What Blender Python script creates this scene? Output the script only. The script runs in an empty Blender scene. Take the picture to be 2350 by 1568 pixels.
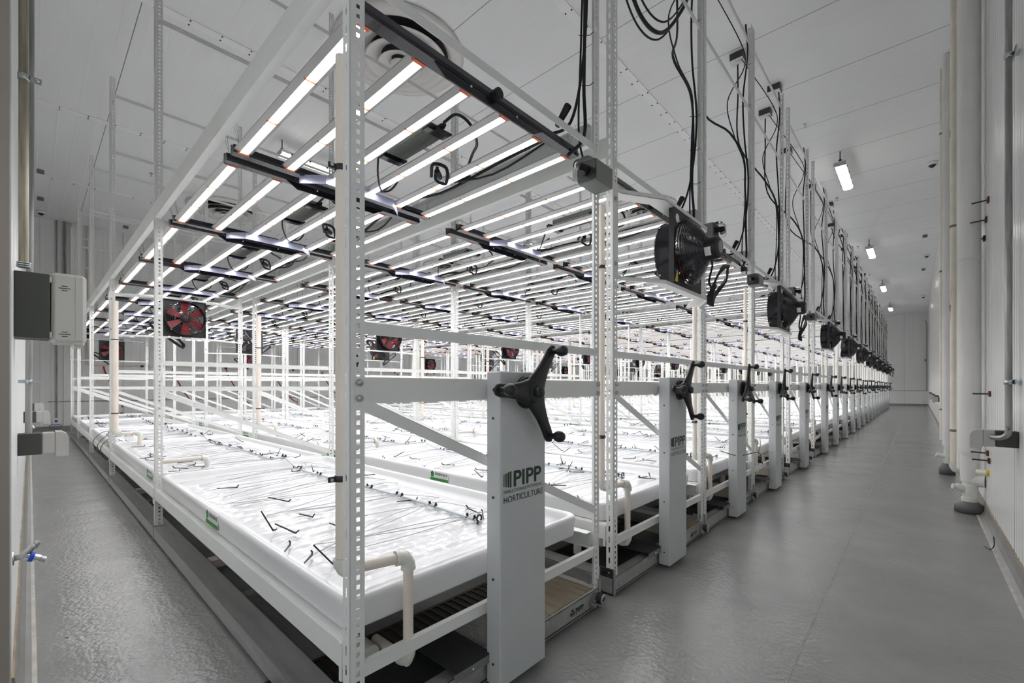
import bpy, math, random
from mathutils import Matrix, Vector

random.seed(7)
PI = math.pi
C = bpy.context.scene.collection
SC = bpy.context.scene

# ------------------------------------------------------------------ camera, light, exposure
F_PX = 1015.2
ALPHA = math.atan((2106 - 1175) / F_PX)
cam_d = bpy.data.cameras.new('camera')
cam_d.sensor_width = 36.0
cam_d.lens = F_PX * 36.0 / 2350.0
cam_d.shift_y = 103.0 / 2350.0
cam_d.clip_start = 0.02
cam_d.clip_end = 200
cam = bpy.data.objects.new('camera', cam_d)
C.objects.link(cam)
cam.location = (0, 0, 1.10)
cam.rotation_euler = (PI / 2, 0, ALPHA)
SC.camera = cam

SC.view_settings.view_transform = 'Standard'
SC.view_settings.look = 'None'
SC.view_settings.gamma = 1
SC.view_settings.use_curve_mapping = False
SC.view_settings.exposure = 0.86
LED = 10.5         # glow of the grow light strips
TUBE = 3.2         # glow of the vapour tight ceiling lights

w = bpy.data.worlds.new('world')
SC.world = w
w.use_nodes = True
w.node_tree.nodes['Background'].inputs[0].default_value = (0.75, 0.78, 0.8, 1)
w.node_tree.nodes['Background'].inputs[1].default_value = 0.45
SC.cycles.diffuse_bounces = 5
SC.cycles.glossy_bounces = 2
SC.cycles.use_light_tree = False
SC.cycles.max_bounces = 6

# ------------------------------------------------------------------ materials
def mat(name, col, rough=0.5, metal=0.0, noise=0.0, nscale=8.0, bump=0.0, bscale=40.0, emit=None, es=0.0,
        trans=0.0, coat=0.0, spec=0.5, alpha=1.0, stretch=(1, 1, 1)):
    m = bpy.data.materials.new(name)
    m.use_nodes = True
    nt = m.node_tree
    b = nt.nodes['Principled BSDF']
    b.inputs['Base Color'].default_value = (*col, 1)
    b.inputs['Roughness'].default_value = rough
    b.inputs['Metallic'].default_value = metal
    b.inputs['Transmission Weight'].default_value = trans
    b.inputs['Coat Weight'].default_value = coat
    b.inputs['Specular IOR Level'].default_value = spec
    b.inputs['Alpha'].default_value = alpha
    if emit:
        b.inputs['Emission Color'].default_value = (*emit, 1)
        b.inputs['Emission Strength'].default_value = es
    if noise or bump:
        tc = nt.nodes.new('ShaderNodeTexCoord')
        mp = nt.nodes.new('ShaderNodeMapping')
        mp.inputs['Scale'].default_value = stretch
        nt.links.new(tc.outputs['Object'], mp.inputs['Vector'])
    if noise:
        n = nt.nodes.new('ShaderNodeTexNoise')
        n.inputs['Scale'].default_value = nscale
        n.inputs['Detail'].default_value = 6
        nt.links.new(mp.outputs['Vector'], n.inputs['Vector'])
        r = nt.nodes.new('ShaderNodeMapRange')
        r.inputs['From Min'].default_value = 0.3
        r.inputs['From Max'].default_value = 0.7
        r.inputs['To Min'].default_value = 1 - noise
        r.inputs['To Max'].default_value = 1 + noise
        nt.links.new(n.outputs['Fac'], r.inputs['Value'])
        mx = nt.nodes.new('ShaderNodeVectorMath')
        mx.operation = 'SCALE'
        mx.inputs[0].default_value = col
        nt.links.new(r.outputs['Result'], mx.inputs['Scale'])
        nt.links.new(mx.outputs['Vector'], b.inputs['Base Color'])
    if bump:
        n2 = nt.nodes.new('ShaderNodeTexNoise')
        n2.inputs['Scale'].default_value = bscale
        n2.inputs['Detail'].default_value = 3
        nt.links.new(mp.outputs['Vector'], n2.inputs['Vector'])
        bp = nt.nodes.new('ShaderNodeBump')
        bp.inputs['Strength'].default_value = bump
        bp.inputs['Distance'].default_value = 0.01
        nt.links.new(n2.outputs['Fac'], bp.inputs['Height'])
        nt.links.new(bp.outputs['Normal'], b.inputs['Normal'])
    return m

M = {}
M['paint'] = mat('white_powder_coat', (0.79, 0.80, 0.775), 0.38, noise=0.02, nscale=3)
M['galv'] = mat('galvanised_steel', (0.44, 0.45, 0.44), 0.34, 0.75, noise=0.22, nscale=14, bump=0.1, bscale=60)
M['alu'] = mat('mill_aluminium', (0.46, 0.46, 0.45), 0.4, 0.55, noise=0.12, nscale=10, stretch=(0.3, 3, 3))
M['bronze'] = mat('stained_deck_metal', (0.36, 0.29, 0.21), 0.28, 0.5, noise=0.25, nscale=5, stretch=(1, 9, 1))
M['dark'] = mat('dark_steel', (0.045, 0.045, 0.047), 0.45, 0.4)
M['black'] = mat('black_plastic', (0.012, 0.012, 0.013), 0.42)
M['blackgloss'] = mat('black_anodised', (0.016, 0.016, 0.022), 0.22, 0.2, coat=0.3)
M['rubber'] = mat('black_cable_rubber', (0.008, 0.008, 0.009), 0.5)
M['tray'] = mat('white_tray_plastic', (0.74, 0.74, 0.745), 0.22, coat=0.15)
M['traybed'] = mat('glossy_tray_bed', (0.62, 0.62, 0.63), 0.13, bump=0.35, bscale=14, stretch=(1.6, 0.5, 1), coat=0.2)
M['trayout'] = M['tray']
M['pvc'] = mat('cream_pipe', (0.79, 0.715, 0.635), 0.4, noise=0.04, nscale=6)
M['fit'] = mat('white_pipe_fitting', (0.74, 0.75, 0.69), 0.35, noise=0.05, nscale=20)
M['beam'] = M['paint']
M['kiosk'] = mat('light_grey_cabinet_paint', (0.55, 0.565, 0.57), 0.33, noise=0.03, nscale=4, bump=0.02, bscale=300)
M['green'] = mat('dark_green_print', (0.006, 0.040, 0.012), 0.5)
M['greenl'] = mat('bright_green_print', (0.02, 0.22, 0.03), 0.5)
M['ring'] = mat('dark_green_ring', (0.01, 0.09, 0.015), 0.5)
M['sticker'] = mat('white_sticker', (0.82, 0.84, 0.82), 0.4)
M['red'] = mat('red_fan_blade', (0.27, 0.002, 0.010), 0.35)
M['redhose'] = mat('red_hose_rubber', (0.38, 0.008, 0.012), 0.45)
M['orange'] = mat('orange_connector', (0.75, 0.13, 0.02), 0.4)
M['silver'] = mat('silver_light_housing', (0.50, 0.50, 0.49), 0.35, 0.5)
M['lavender'] = mat('plate_painted_reflection', (0.55, 0.56, 0.74), 0.25, 0.3)  # lavender reflection on the glossy bracket, put into its base colour
M['driver'] = mat('grey_driver_case', (0.33, 0.34, 0.32), 0.4, 0.4, noise=0.08)
M['led'] = mat('led_strip', (0.9, 0.9, 0.9), 0.4, emit=(0.985, 0.985, 1.0), es=LED)
M['tube'] = mat('lamp_lens', (0.9, 0.9, 0.85), 0.4, emit=(1.0, 0.96, 0.87), es=TUBE)
M['greybox'] = mat('grey_enclosure', (0.20, 0.205, 0.195), 0.5)
M['darkbox'] = mat('charcoal_enclosure', (0.052, 0.055, 0.048), 0.45)
M['lightbox'] = mat('pale_grey_cover', (0.47, 0.465, 0.44), 0.45)
M['clear'] = mat('clear_polycarbonate', (0.93, 0.93, 0.97), 0.03, trans=1.0)
M['clear'].node_tree.nodes['Principled BSDF'].inputs['IOR'].default_value = 1.12
M['zinc'] = mat('zinc_fitting', (0.55, 0.58, 0.60), 0.22, 0.9, noise=0.1)
M['conduit'] = mat('galvanised_conduit', (0.33, 0.335, 0.32), 0.36, 0.6, noise=0.25, nscale=4, stretch=(8, 8, 1))
M['rustcon'] = mat('weathered_conduit', (0.40, 0.37, 0.29), 0.38, 0.55, noise=0.35, nscale=4, stretch=(10, 10, 1))
M['blue'] = mat('blue_ring_plastic', (0.01, 0.06, 0.55), 0.35)
M['bluecable'] = mat('blue_cable', (0.06, 0.12, 0.35), 0.4)
M['insul'] = mat('white_pipe_jacket', (0.78, 0.765, 0.75), 0.55, noise=0.05, nscale=3, bump=0.25, bscale=9)
M['yelpvc'] = mat('yellowed_pipe', (0.80, 0.75, 0.63), 0.45, noise=0.1, nscale=5)
M['rust'] = mat('rusty_hanger', (0.12, 0.035, 0.015), 0.7, noise=0.3)
M['greyfoot'] = mat('grey_pipe_boot', (0.12, 0.12, 0.125), 0.5)
M['white'] = mat('white_plastic', (0.8, 0.8, 0.78), 0.35)
M['strip'] = mat('white_cap_strip', (0.95, 0.95, 0.95), 0.3)
M['diff'] = mat('white_diffuser_metal', (0.80, 0.775, 0.75), 0.4)
M['duct'] = mat('duct_interior', (0.03, 0.03, 0.03), 0.6)
M['grate'] = mat('drain_grate_metal', (0.07, 0.05, 0.035), 0.45, 0.6, noise=0.3)
M['tubew'] = mat('pale_tubing', (0.55, 0.60, 0.63), 0.3)
M['tubethin'] = mat('thin_clear_tubing', (0.48, 0.48, 0.51), 0.3)
M['yellow'] = mat('yellow_sticker', (0.8, 0.62, 0.02), 0.4)
M['bluest'] = mat('blue_sticker', (0.02, 0.12, 0.6), 0.4)
M['jamb'] = mat('door_jamb_paint', (0.30, 0.265, 0.235), 0.45, noise=0.08, nscale=1.5)
M['cove'] = mat('grey_cove_base', (0.25, 0.245, 0.23), 0.35, noise=0.12, nscale=6)
M['coveseam'] = mat('pale_floor_seam', (0.52, 0.5, 0.45), 0.4, noise=0.2, nscale=12)
M['caulk'] = mat('brown_caulk_line', (0.30, 0.24, 0.17), 0.6, noise=0.3)
M['seam'] = mat('raised_floor_seam', (0.27, 0.27, 0.26), 0.35, noise=0.3, nscale=14)
M['dome'] = mat('smoked_dome', (0.01, 0.01, 0.012), 0.08)

def floor_mat():
    m = bpy.data.materials.new('grey_epoxy_floor')
    m.use_nodes = True
    nt = m.node_tree; b = nt.nodes['Principled BSDF']
    tc = nt.nodes.new('ShaderNodeTexCoord')
    n = nt.nodes.new('ShaderNodeTexNoise'); n.inputs['Scale'].default_value = 1.7; n.inputs['Detail'].default_value = 5; n.inputs['Roughness'].default_value = 0.6
    nt.links.new(tc.outputs['Object'], n.inputs['Vector'])
    cr = nt.nodes.new('ShaderNodeValToRGB')
    cr.color_ramp.elements[0].position = 0.3; cr.color_ramp.elements[0].color = (0.225, 0.228, 0.223, 1)
    cr.color_ramp.elements[1].position = 0.72; cr.color_ramp.elements[1].color = (0.285, 0.282, 0.27, 1)
    nt.links.new(n.outputs['Fac'], cr.inputs['Fac'])
    # small dark debris specks
    v = nt.nodes.new('ShaderNodeTexVoronoi'); v.inputs['Scale'].default_value = 2.2
    nt.links.new(tc.outputs['Object'], v.inputs['Vector'])
    sp = nt.nodes.new('ShaderNodeMapRange')
    sp.inputs['From Min'].default_value = 0.012; sp.inputs['From Max'].default_value = 0.02
    sp.inputs['To Min'].default_value = 0.25; sp.inputs['To Max'].default_value = 1.0
    nt.links.new(v.outputs['Distance'], sp.inputs['Value'])
    mx = nt.nodes.new('ShaderNodeVectorMath'); mx.operation = 'SCALE'
    nt.links.new(cr.outputs['Color'], mx.inputs[0]); nt.links.new(sp.outputs['Result'], mx.inputs['Scale'])
    nt.links.new(mx.outputs['Vector'], b.inputs['Base Color'])
    b.inputs['Roughness'].default_value = 0.2
    n2 = nt.nodes.new('ShaderNodeTexNoise'); n2.inputs['Scale'].default_value = 42; n2.inputs['Detail'].default_value = 3
    n3 = nt.nodes.new('ShaderNodeTexNoise'); n3.inputs['Scale'].default_value = 2.5; n3.inputs['Detail'].default_value = 2
    nt.links.new(tc.outputs['Object'], n2.inputs['Vector']); nt.links.new(tc.outputs['Object'], n3.inputs['Vector'])
    ad = nt.nodes.new('ShaderNodeMath'); ad.operation = 'MULTIPLY_ADD'; ad.inputs[1].default_value = 3.0
    nt.links.new(n3.outputs['Fac'], ad.inputs[0]); nt.links.new(n2.outputs['Fac'], ad.inputs[2])
    bp = nt.nodes.new('ShaderNodeBump'); bp.inputs['Strength'].default_value = 0.8; bp.inputs['Distance'].default_value = 0.004
    nt.links.new(ad.outputs['Value'], bp.inputs['Height']); nt.links.new(bp.outputs['Normal'], b.inputs['Normal'])
    return m
M['floor'] = floor_mat()

def panel_mat(name, col, axis, rib, seam, rough, ribdepth=0.35, soff=0.0):
    """insulated metal panel: fine ribs along one axis, darker joint lines every `seam` metres"""
    m = bpy.data.materials.new(name)
    m.use_nodes = True
    nt = m.node_tree; b = nt.nodes['Principled BSDF']
    tc = nt.nodes.new('ShaderNodeTexCoord')
    sx = nt.nodes.new('ShaderNodeSeparateXYZ'); nt.links.new(tc.outputs['Object'], sx.inputs[0])
    out = sx.outputs['XYZ'.index(axis)]
    def line(period, width, off=0.0):
        a = nt.nodes.new('ShaderNodeMath'); a.operation = 'ADD'; a.inputs[1].default_value = 1000 * period + off
        nt.links.new(out, a.inputs[0])
        d = nt.nodes.new('ShaderNodeMath'); d.operation = 'MODULO'; d.inputs[1].default_value = period
        nt.links.new(a.outputs[0], d.inputs[0])
        s = nt.nodes.new('ShaderNodeMath'); s.operation = 'SUBTRACT'; s.inputs[1].default_value = period / 2
        nt.links.new(d.outputs[0], s.inputs[0])
        ab = nt.nodes.new('ShaderNodeMath'); ab.operation = 'ABSOLUTE'; nt.links.new(s.outputs[0], ab.inputs[0])
        mr = nt.nodes.new('ShaderNodeMapRange'); mr.interpolation_type = 'SMOOTHSTEP'
        mr.inputs['From Min'].default_value = width * 0.4; mr.inputs['From Max'].default_value = width
        mr.inputs['To Min'].default_value = 0; mr.inputs['To Max'].default_value = 1
        nt.links.new(ab.outputs[0], mr.inputs['Value'])
        return mr.outputs['Result']
    ribs = line(rib, rib * 0.07)
    seams = line(seam, 0.006, soff)
    mul = nt.nodes.new('ShaderNodeMath'); mul.operation = 'MULTIPLY'
    nt.links.new(ribs, mul.inputs[0]); nt.links.new(seams, mul.inputs[1])
    mix = nt.nodes.new('ShaderNodeMix'); mix.data_type = 'RGBA'
    mix.inputs['A'].default_value = (col[0] * 0.25, col[1] * 0.25, col[2] * 0.25, 1)
    mix.inputs['B'].default_value = (*col, 1)
    nt.links.new(seams, mix.inputs['Factor']); nt.links.new(mix.outputs['Result'], b.inputs['Base Color'])
    b.inputs['Roughness'].default_value = rough
    bp = nt.nodes.new('ShaderNodeBump'); bp.inputs['Strength'].default_value = ribdepth; bp.inputs['Distance'].default_value = 0.006
    nt.links.new(mul.outputs[0], bp.inputs['Height']); nt.links.new(bp.outputs['Normal'], b.inputs['Normal'])
    return m
M['ceil'] = panel_mat('ceiling_panel', (0.90, 0.905, 0.91), 'Y', 0.21, 1.262, 0.35, 0.0, -0.19)
M['wallY'] = panel_mat('wall_panel_ribbed', (0.84, 0.845, 0.835), 'Y', 0.095, 1.14, 0.2, 0.0)
M['wallX'] = panel_mat('wall_panel_plain', (0.84, 0.845, 0.835), 'X', 0.19, 1.14, 0.3)

# ------------------------------------------------------------------ mesh builder
class MB:
    def __init__(s):
        s.v = []; s.f = []; s.m = []; s.sm = []
        s.mats = []
        s.T = None
    def mi(s, m):
        if m not in s.mats: s.mats.append(m)
        return s.mats.index(m)
    def add(s, vs, fs, m, smooth=False):
        o = len(s.v)
        if s.T is not None: vs = [tuple(s.T @ Vector(p)) for p in vs]
        s.v += [tuple(p) for p in vs]
        k = s.mi(m)
        for f in fs:
            s.f.append([i + o for i in f]); s.m.append(k); s.sm.append(smooth)
        return s
    def box(s, x0, x1, y0, y1, z0, z1, m, c=0.0):
        if x0 > x1: x0, x1 = x1, x0
        if y0 > y1: y0, y1 = y1, y0
        if z0 > z1: z0, z1 = z1, z0
        if c <= 0:
            vs = [(x, y, z) for x in (x0, x1) for y in (y0, y1) for z in (z0, z1)]
            fs = [(0, 1, 3, 2), (4, 6, 7, 5), (0, 4, 5, 1), (2, 3, 7, 6), (0, 2, 6, 4), (1, 5, 7, 3)]
            return s.add(vs, fs, m)
        # chamfered box: 24 verts
        c = min(c, (x1 - x0) / 2.01, (y1 - y0) / 2.01, (z1 - z0) / 2.01)
        vs = []; idx = {}
        for i, (X, sx) in enumerate(((x0, 1), (x1, -1))):
            for j, (Y, sy) in enumerate(((y0, 1), (y1, -1))):
                for k, (Z, sz) in enumerate(((z0, 1), (z1, -1))):
                    for a in range(3):
                        p = [X, Y, Z]
                        for q, sg in enumerate((sx, sy, sz)):
                            if q != a: p[q] += sg * c
                        idx[(i, j, k, a)] = len(vs); vs.append(tuple(p))
        I = lambda i, j, k, a: idx[(i, j, k, a)]
        fs = []
        for i in (0, 1):
            fs.append([I(i, 0, 0, 0), I(i, 1, 0, 0), I(i, 1, 1, 0), I(i, 0, 1, 0)])
            fs.append([I(0, i, 0, 1), I(1, i, 0, 1), I(1, i, 1, 1), I(0, i, 1, 1)])
            fs.append([I(0, 0, i, 2), I(1, 0, i, 2), I(1, 1, i, 2), I(0, 1, i, 2)])
        for i in (0, 1):
            for j in (0, 1):
                fs.append([I(i, j, 0, 0), I(i, j, 1, 0), I(i, j, 1, 1), I(i, j, 0, 1)])
                fs.append([I(i, 0, j, 0), I(i, 1, j, 0), I(i, 1, j, 2), I(i, 0, j, 2)])
                fs.append([I(0, i, j, 1), I(1, i, j, 1), I(1, i, j, 2), I(0, i, j, 2)])
                for k in (0, 1):
                    fs.append([I(i, j, k, 0), I(i, j, k, 1), I(i, j, k, 2)])
        return s.add(vs, fs, m)
    def prism(s, poly, axis, a, b, m, smooth=False):
        n = len(poly)
        def P(u, v, t):
            return {'x': (t, u, v), 'y': (u, t, v), 'z': (u, v, t)}[axis]
        vs = [P(u, v, a) for u, v in poly] + [P(u, v, b) for u, v in poly]
        fs = [list(range(n)), list(range(2 * n - 1, n - 1, -1))]
        s.add(vs, fs, m)
        fs = [(i, (i + 1) % n, n + (i + 1) % n, n + i) for i in range(n)]
        return s.add(vs, fs, m, smooth)
    def tube(s, pts, r, m, n=8, caps=True, closed=False):
        P = [Vector(p) for p in pts]
        k = len(P)
        rs = r if isinstance(r, (list, tuple)) else [r] * k
        vs = []
        up = None
        for i in range(k):
            if closed: t = P[(i + 1) % k] - P[i - 1]
            elif i == 0: t = P[1] - P[0]
            elif i == k - 1: t = P[-1] - P[-2]
            else: t = (P[i + 1] - P[i]).normalized() + (P[i] - P[i - 1]).normalized()
            if t.length < 1e-9: t = Vector((0, 0, 1))
            t.normalize()
            if up is None:
                up = Vector((0, 0, 1)) if abs(t.z) < 0.9 else Vector((1, 0, 0))
            a = up - t * up.dot(t)
            if a.length < 1e-6: a = t.orthogonal()
            a.normalize(); up = a
            b = t.cross(a)
            for j in range(n):
                th = 2 * PI * j / n
                vs.append(P[i] + (a * math.cos(th) + b * math.sin(th)) * rs[i])
        fs = []
        for i in range(k if closed else k - 1):
            i2 = (i + 1) % k
            for j in range(n):
                fs.append((i * n + j, i * n + (j + 1) % n, i2 * n + (j + 1) % n, i2 * n + j))
        s.add(vs, fs, m, True)
        if caps and not closed:
            s.add([vs[j] for j in range(n)], [list(range(n - 1, -1, -1))], m)
            s.add([vs[(k - 1) * n + j] for j in range(n)], [list(range(n))], m)
        return s
    def lathe(s, prof, o, axis, m, n=24, smooth=True):
        """prof: list of (r, t) along axis"""
        vs = []
        for r, t in prof:
            for j in range(n):
                a = 2 * PI * j / n; u, v = r * math.cos(a), r * math.sin(a)
                p = {'x': (t, u, v), 'y': (u, t, v), 'z': (u, v, t)}[axis]
                vs.append((o[0] + p[0], o[1] + p[1], o[2] + p[2]))
        fs = []
        for i in range(len(prof) - 1):
            for j in range(n):
                fs.append((i * n + j, i * n + (j + 1) % n, (i + 1) * n + (j + 1) % n, (i + 1) * n + j))
        return s.add(vs, fs, m, smooth)
    def cyl(s, o, axis, r, a, b, m, n=20):
        return s.lathe([(0.0001, a), (r, a)], o, axis, m, n, False).lathe([(r, a), (r, b)], o, axis, m, n, True).lathe([(r, b), (0.0001, b)], o, axis, m, n, False)
    def sphere(s, o, r, m, n=14, sc=(1, 1, 1)):
        prof = [(max(1e-4, math.sin(PI * i / 10)) * 1.0, -math.cos(PI * i / 10)) for i in range(11)]
        vs = []
        for rr, t in prof:
            for j in range(n):
                a = 2 * PI * j / n
                vs.append((o[0] + r * sc[0] * rr * math.cos(a), o[1] + r * sc[1] * rr * math.sin(a), o[2] + r * sc[2] * t))
        fs = [(i * n + j, i * n + (j + 1) % n, (i + 1) * n + (j + 1) % n, (i + 1) * n + j) for i in range(10) for j in range(n)]
        return s.add(vs, fs, m, True)
    def mesh(s, name):
        me = bpy.data.meshes.new(name)
        me.from_pydata(s.v, [], s.f)
        for m in s.mats: me.materials.append(m)
        me.polygons.foreach_set('material_index', s.m)
        me.polygons.foreach_set('use_smooth', s.sm)
        import bmesh
        bm = bmesh.new(); bm.from_mesh(me)
        bmesh.ops.recalc_face_normals(bm, faces=bm.faces)
        bm.to_mesh(me); bm.free()
        me.update()
        return me
    def obj(s, name, parent=None, loc=(0, 0, 0)):
        o = bpy.data.objects.new(name, s.mesh(name))
        C.objects.link(o); o.location = loc
        if parent: o.parent = parent
        return o

def put(name, me, parent=None, loc=(0, 0, 0), rz=0.0):
    o = bpy.data.objects.new(name, me); C.objects.link(o)
    o.location = loc; o.rotation_euler = (0, 0, rz)
    if parent: o.parent = parent
    return o
def empty(name, loc=(0, 0, 0)):
    o = bpy.data.objects.new(name, None); C.objects.link(o); o.location = loc
    o.empty_display_size = 0.1
    return o
def tag(o, label=None, cat=None, group=None, kind=None):
    if label: o['label'] = label
    if cat: o['category'] = cat
    if group: o['group'] = group
    if kind: o['kind'] = kind
    return o
def struct(o): o['kind'] = 'structure'; return o
def kids(o): return KID.get(o.name, [])
def copy_tree(o, parent=None):
    c = o.copy(); C.objects.link(c)
    if parent: c.parent = parent
    for ch in o.children: copy_tree(ch, c)
    return c

ORD = ['first', 'second', 'third', 'fourth', 'fifth', 'sixth', 'seventh', 'eighth', 'ninth', 'tenth', 'eleventh', 'twelfth',
       'thirteenth', 'fourteenth', 'fifteenth', 'sixteenth', 'seventeenth', 'eighteenth', 'nineteenth', 'twentieth', 'twenty-first']

def text_into(mb, s, m, width, height, o, ux, uy, bold=0.0, push=0.0015):
    """flat extruded lettering; o lower-left corner, ux/uy unit vectors of the writing plane"""
    cu = bpy.data.curves.new('lettering', 'FONT'); cu.body = s; cu.size = 1; cu.offset = bold
    cu.resolution_u = 3
    ob = bpy.data.objects.new('lettering', cu); C.objects.link(ob)
    dg = bpy.context.evaluated_depsgraph_get()
    me = bpy.data.meshes.new_from_object(ob.evaluated_get(dg))
    vs = [v.co.copy() for v in me.vertices]; fs = [list(p.vertices) for p in me.polygons]
    bpy.data.objects.remove(ob); bpy.data.curves.remove(cu); bpy.data.meshes.remove(me)
    if not vs: return
    x0 = min(v.x for v in vs); x1 = max(v.x for v in vs); y0 = min(v.y for v in vs); y1 = max(v.y for v in vs)
    O = Vector(o); ux = Vector(ux); uy = Vector(uy); nn = ux.cross(uy)
    out = [O + ux * ((v.x - x0) / (x1 - x0) * width) + uy * ((v.y - y0) / (y1 - y0) * height) + nn * push for v in vs]
    mb.add(out, fs, m)

# ------------------------------------------------------------------ room shell
XR, XB, YL, YF, ZC = 0.43, -15.85, -0.042, 33.9, 5.25
XJ = -2.27
f = MB().box(XB, XR, YL - 2.2, YF, -0.05, 0, M['floor']).obj('floor'); struct(f)
def ribbed(a0, a1, base, back, period, w, d, off=0.0):
    """outline of a panel run from a0 to a1 with fine raised ribs on its face"""
    pts = [(a0, back), (a0, base)]
    k = math.ceil((a0 + 0.05 - off) / period)
    while off + k * period < a1 - 0.05:
        u = off + k * period
        pts += [(u - w, base), (u - w * 0.5, base + d), (u + w * 0.5, base + d), (u + w, base)]
        k += 1
    return pts + [(a1, base), (a1, back)]
def shell(name, prof, along, t0, t1, m, flip=False):
    """prof (u, v); along = axis of extrusion"""
    mb = MB(); n = len(prof)
    def P(u, v, t):
        return {'x': (t, u, v), 'zx': (v, u, t), 'zy': (u, v, t)}[along]
    vs = [P(u, v, t0) for u, v in prof] + [P(u, v, t1) for u, v in prof]
    mb.add(vs, [(i, (i + 1) % n, n + (i + 1) % n, n + i) for i in range(n)] + [list(range(n)), list(range(n, 2 * n))], m)
    o = mb.obj(name); o['kind'] = 'structure'; return o
c = shell('ceiling', ribbed(YL - 0.2, YF, ZC, ZC + 0.1, 0.21033, 0.016, -0.0018, 0.085), 'x', XB, XR, M['ceil'])
shell('wall_right', ribbed(YL - 0.2, YF, XR, XR + 0.12, 0.095, 0.024, -0.0017), 'zx', 0, ZC, M['wallY'])
shell('wall_far', ribbed(XB, XR, YF, YF + 0.12, 0.19, 0.03, -0.006), 'zy', 0, ZC, M['wallX'])
shell('wall_back', ribbed(YL, YF, XB, XB - 0.12, 0.19, 0.03, 0.006), 'zx', 0, ZC, M['wallY'])
wl = MB()
wl.box(XB, XJ, YL - 0.2, YL, 0, ZC, M['wallX'])
wl.box(XJ, XR, YL - 0.2, YL, 2.75, ZC, M['wallX'])
struct(wl.obj('wall_left'))
struct(MB().box(XJ, XJ + 0.012, YL - 0.2, YL - 0.004, 0, 2.75, M['jamb']).obj('trim_1'))
# cove bases, with the pale seam where the cove meets the floor and a brown caulk line at the wall
def cove(name, side):
    mb = MB()
    prof = [(0, 0.0), (0.052, 0.0), (0.03, 0.014), (0.014, 0.04), (0.008, 0.10), (0, 0.10)]
    seam = [(0.046, 0.0), (0.062, 0.0), (0.060, 0.0025), (0.048, 0.003)]
    ck = [(0, 0.10), (0.009, 0.10), (0.006, 0.107), (0, 0.108)]
    for pr, mm in ((prof, M['cove']), (seam, M['coveseam']), (ck, M['caulk'])):
        if side == 'right': mb.prism([(XR - u, v) for u, v in pr], 'y', YL, YF, mm)
        if side == 'left': mb.prism([(YL + u, v) for u, v in pr], 'x', XB, XJ, mm)
        if side == 'far': mb.prism([(YF - u, v) for u, v in pr], 'x', XB, XR, mm)
        if side == 'back': mb.prism([(XB + u, v) for u, v in pr], 'y', YL, YF, mm)
    struct(mb.obj(name))
for sname in ('right', 'left', 'far', 'back'): cove('baseboard_' + sname, sname)
struct(MB().prism([(-0.363, 0), (-0.357, 0), (-0.3585, 0.0012), (-0.3615, 0.0012)], 'y', 0.2, YF - 0.1, M['seam']).obj('trim_2'))
# ceiling cap strips with bolts, across the panels
for i, x in enumerate((-2.84, -6.1, -9.4, -12.7)):
    mb = MB().box(x - 0.055, x + 0.055, 0.0, YF - 0.02, ZC - 0.012, ZC, M['strip'])
    for k in range(110):
        y = 0.3 + k * 0.31
        if y > YF - 0.3: break
        for sx in (-0.04, 0.04): mb.box(x + sx - 0.007, x + sx + 0.007, y - 0.007, y + 0.007, ZC - 0.02, ZC - 0.012, M['dark'])
    struct(mb.obj('trim_%d' % (i + 3)))
# screw heads where left wall meets the ceiling
# trench drain under the carriages
mb = MB()
mb.box(-1.78, -1.60, 0.35, 0.352, 0.0, 0.004, M['grate'])
mb.box(-1.78, -1.762, 0.2, YF - 0.3, 0.0, 0.006, M['grate']); mb.box(-1.618, -1.60, 0.2, YF - 0.3, 0.0, 0.006, M['grate'])
for k in range(500):
    y = 0.2 + k * 0.045
    if y > 14: break
    mb.box(-1.762, -1.618, y, y + 0.014, 0.0, 0.006, M['grate'])
mb.box(-1.762, -1.618, 0.2, YF - 0.3, 0.0, 0.001, M['duct'])
tag(mb.obj('trench_drain'), 'dark slotted trench drain grate in the floor beneath the racks', 'drain')
for i, x in enumerate((-2.6, -5.4, -8.2, -11.0, -13.2)):
    tag(MB().box(x - 0.035, x + 0.035, 0.68, YF - 0.6, 0.0, 0.012, M['alu']).obj('floor_track'),
        'low metal floor track under the rack carriages, %s from the right aisle' % ORD[i], 'track', 'floor tracks for the rack carriages')

# ------------------------------------------------------------------ racks
XF = -1.175
ROWS = [XF, -4.03, -6.68, -9.15, -11.65, -13.65]
CY = [1.266, 2.722, 4.065, 5.408, 7.05, 8.835, 10.18, 11.62, 13.13, 14.5, 15.9, 17.35, 18.8, 20.15, 21.5, 22.85, 24.4, 25.85, 27.2, 28.6, 30.0]
HW = 0.659
TOP = 4.58

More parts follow.
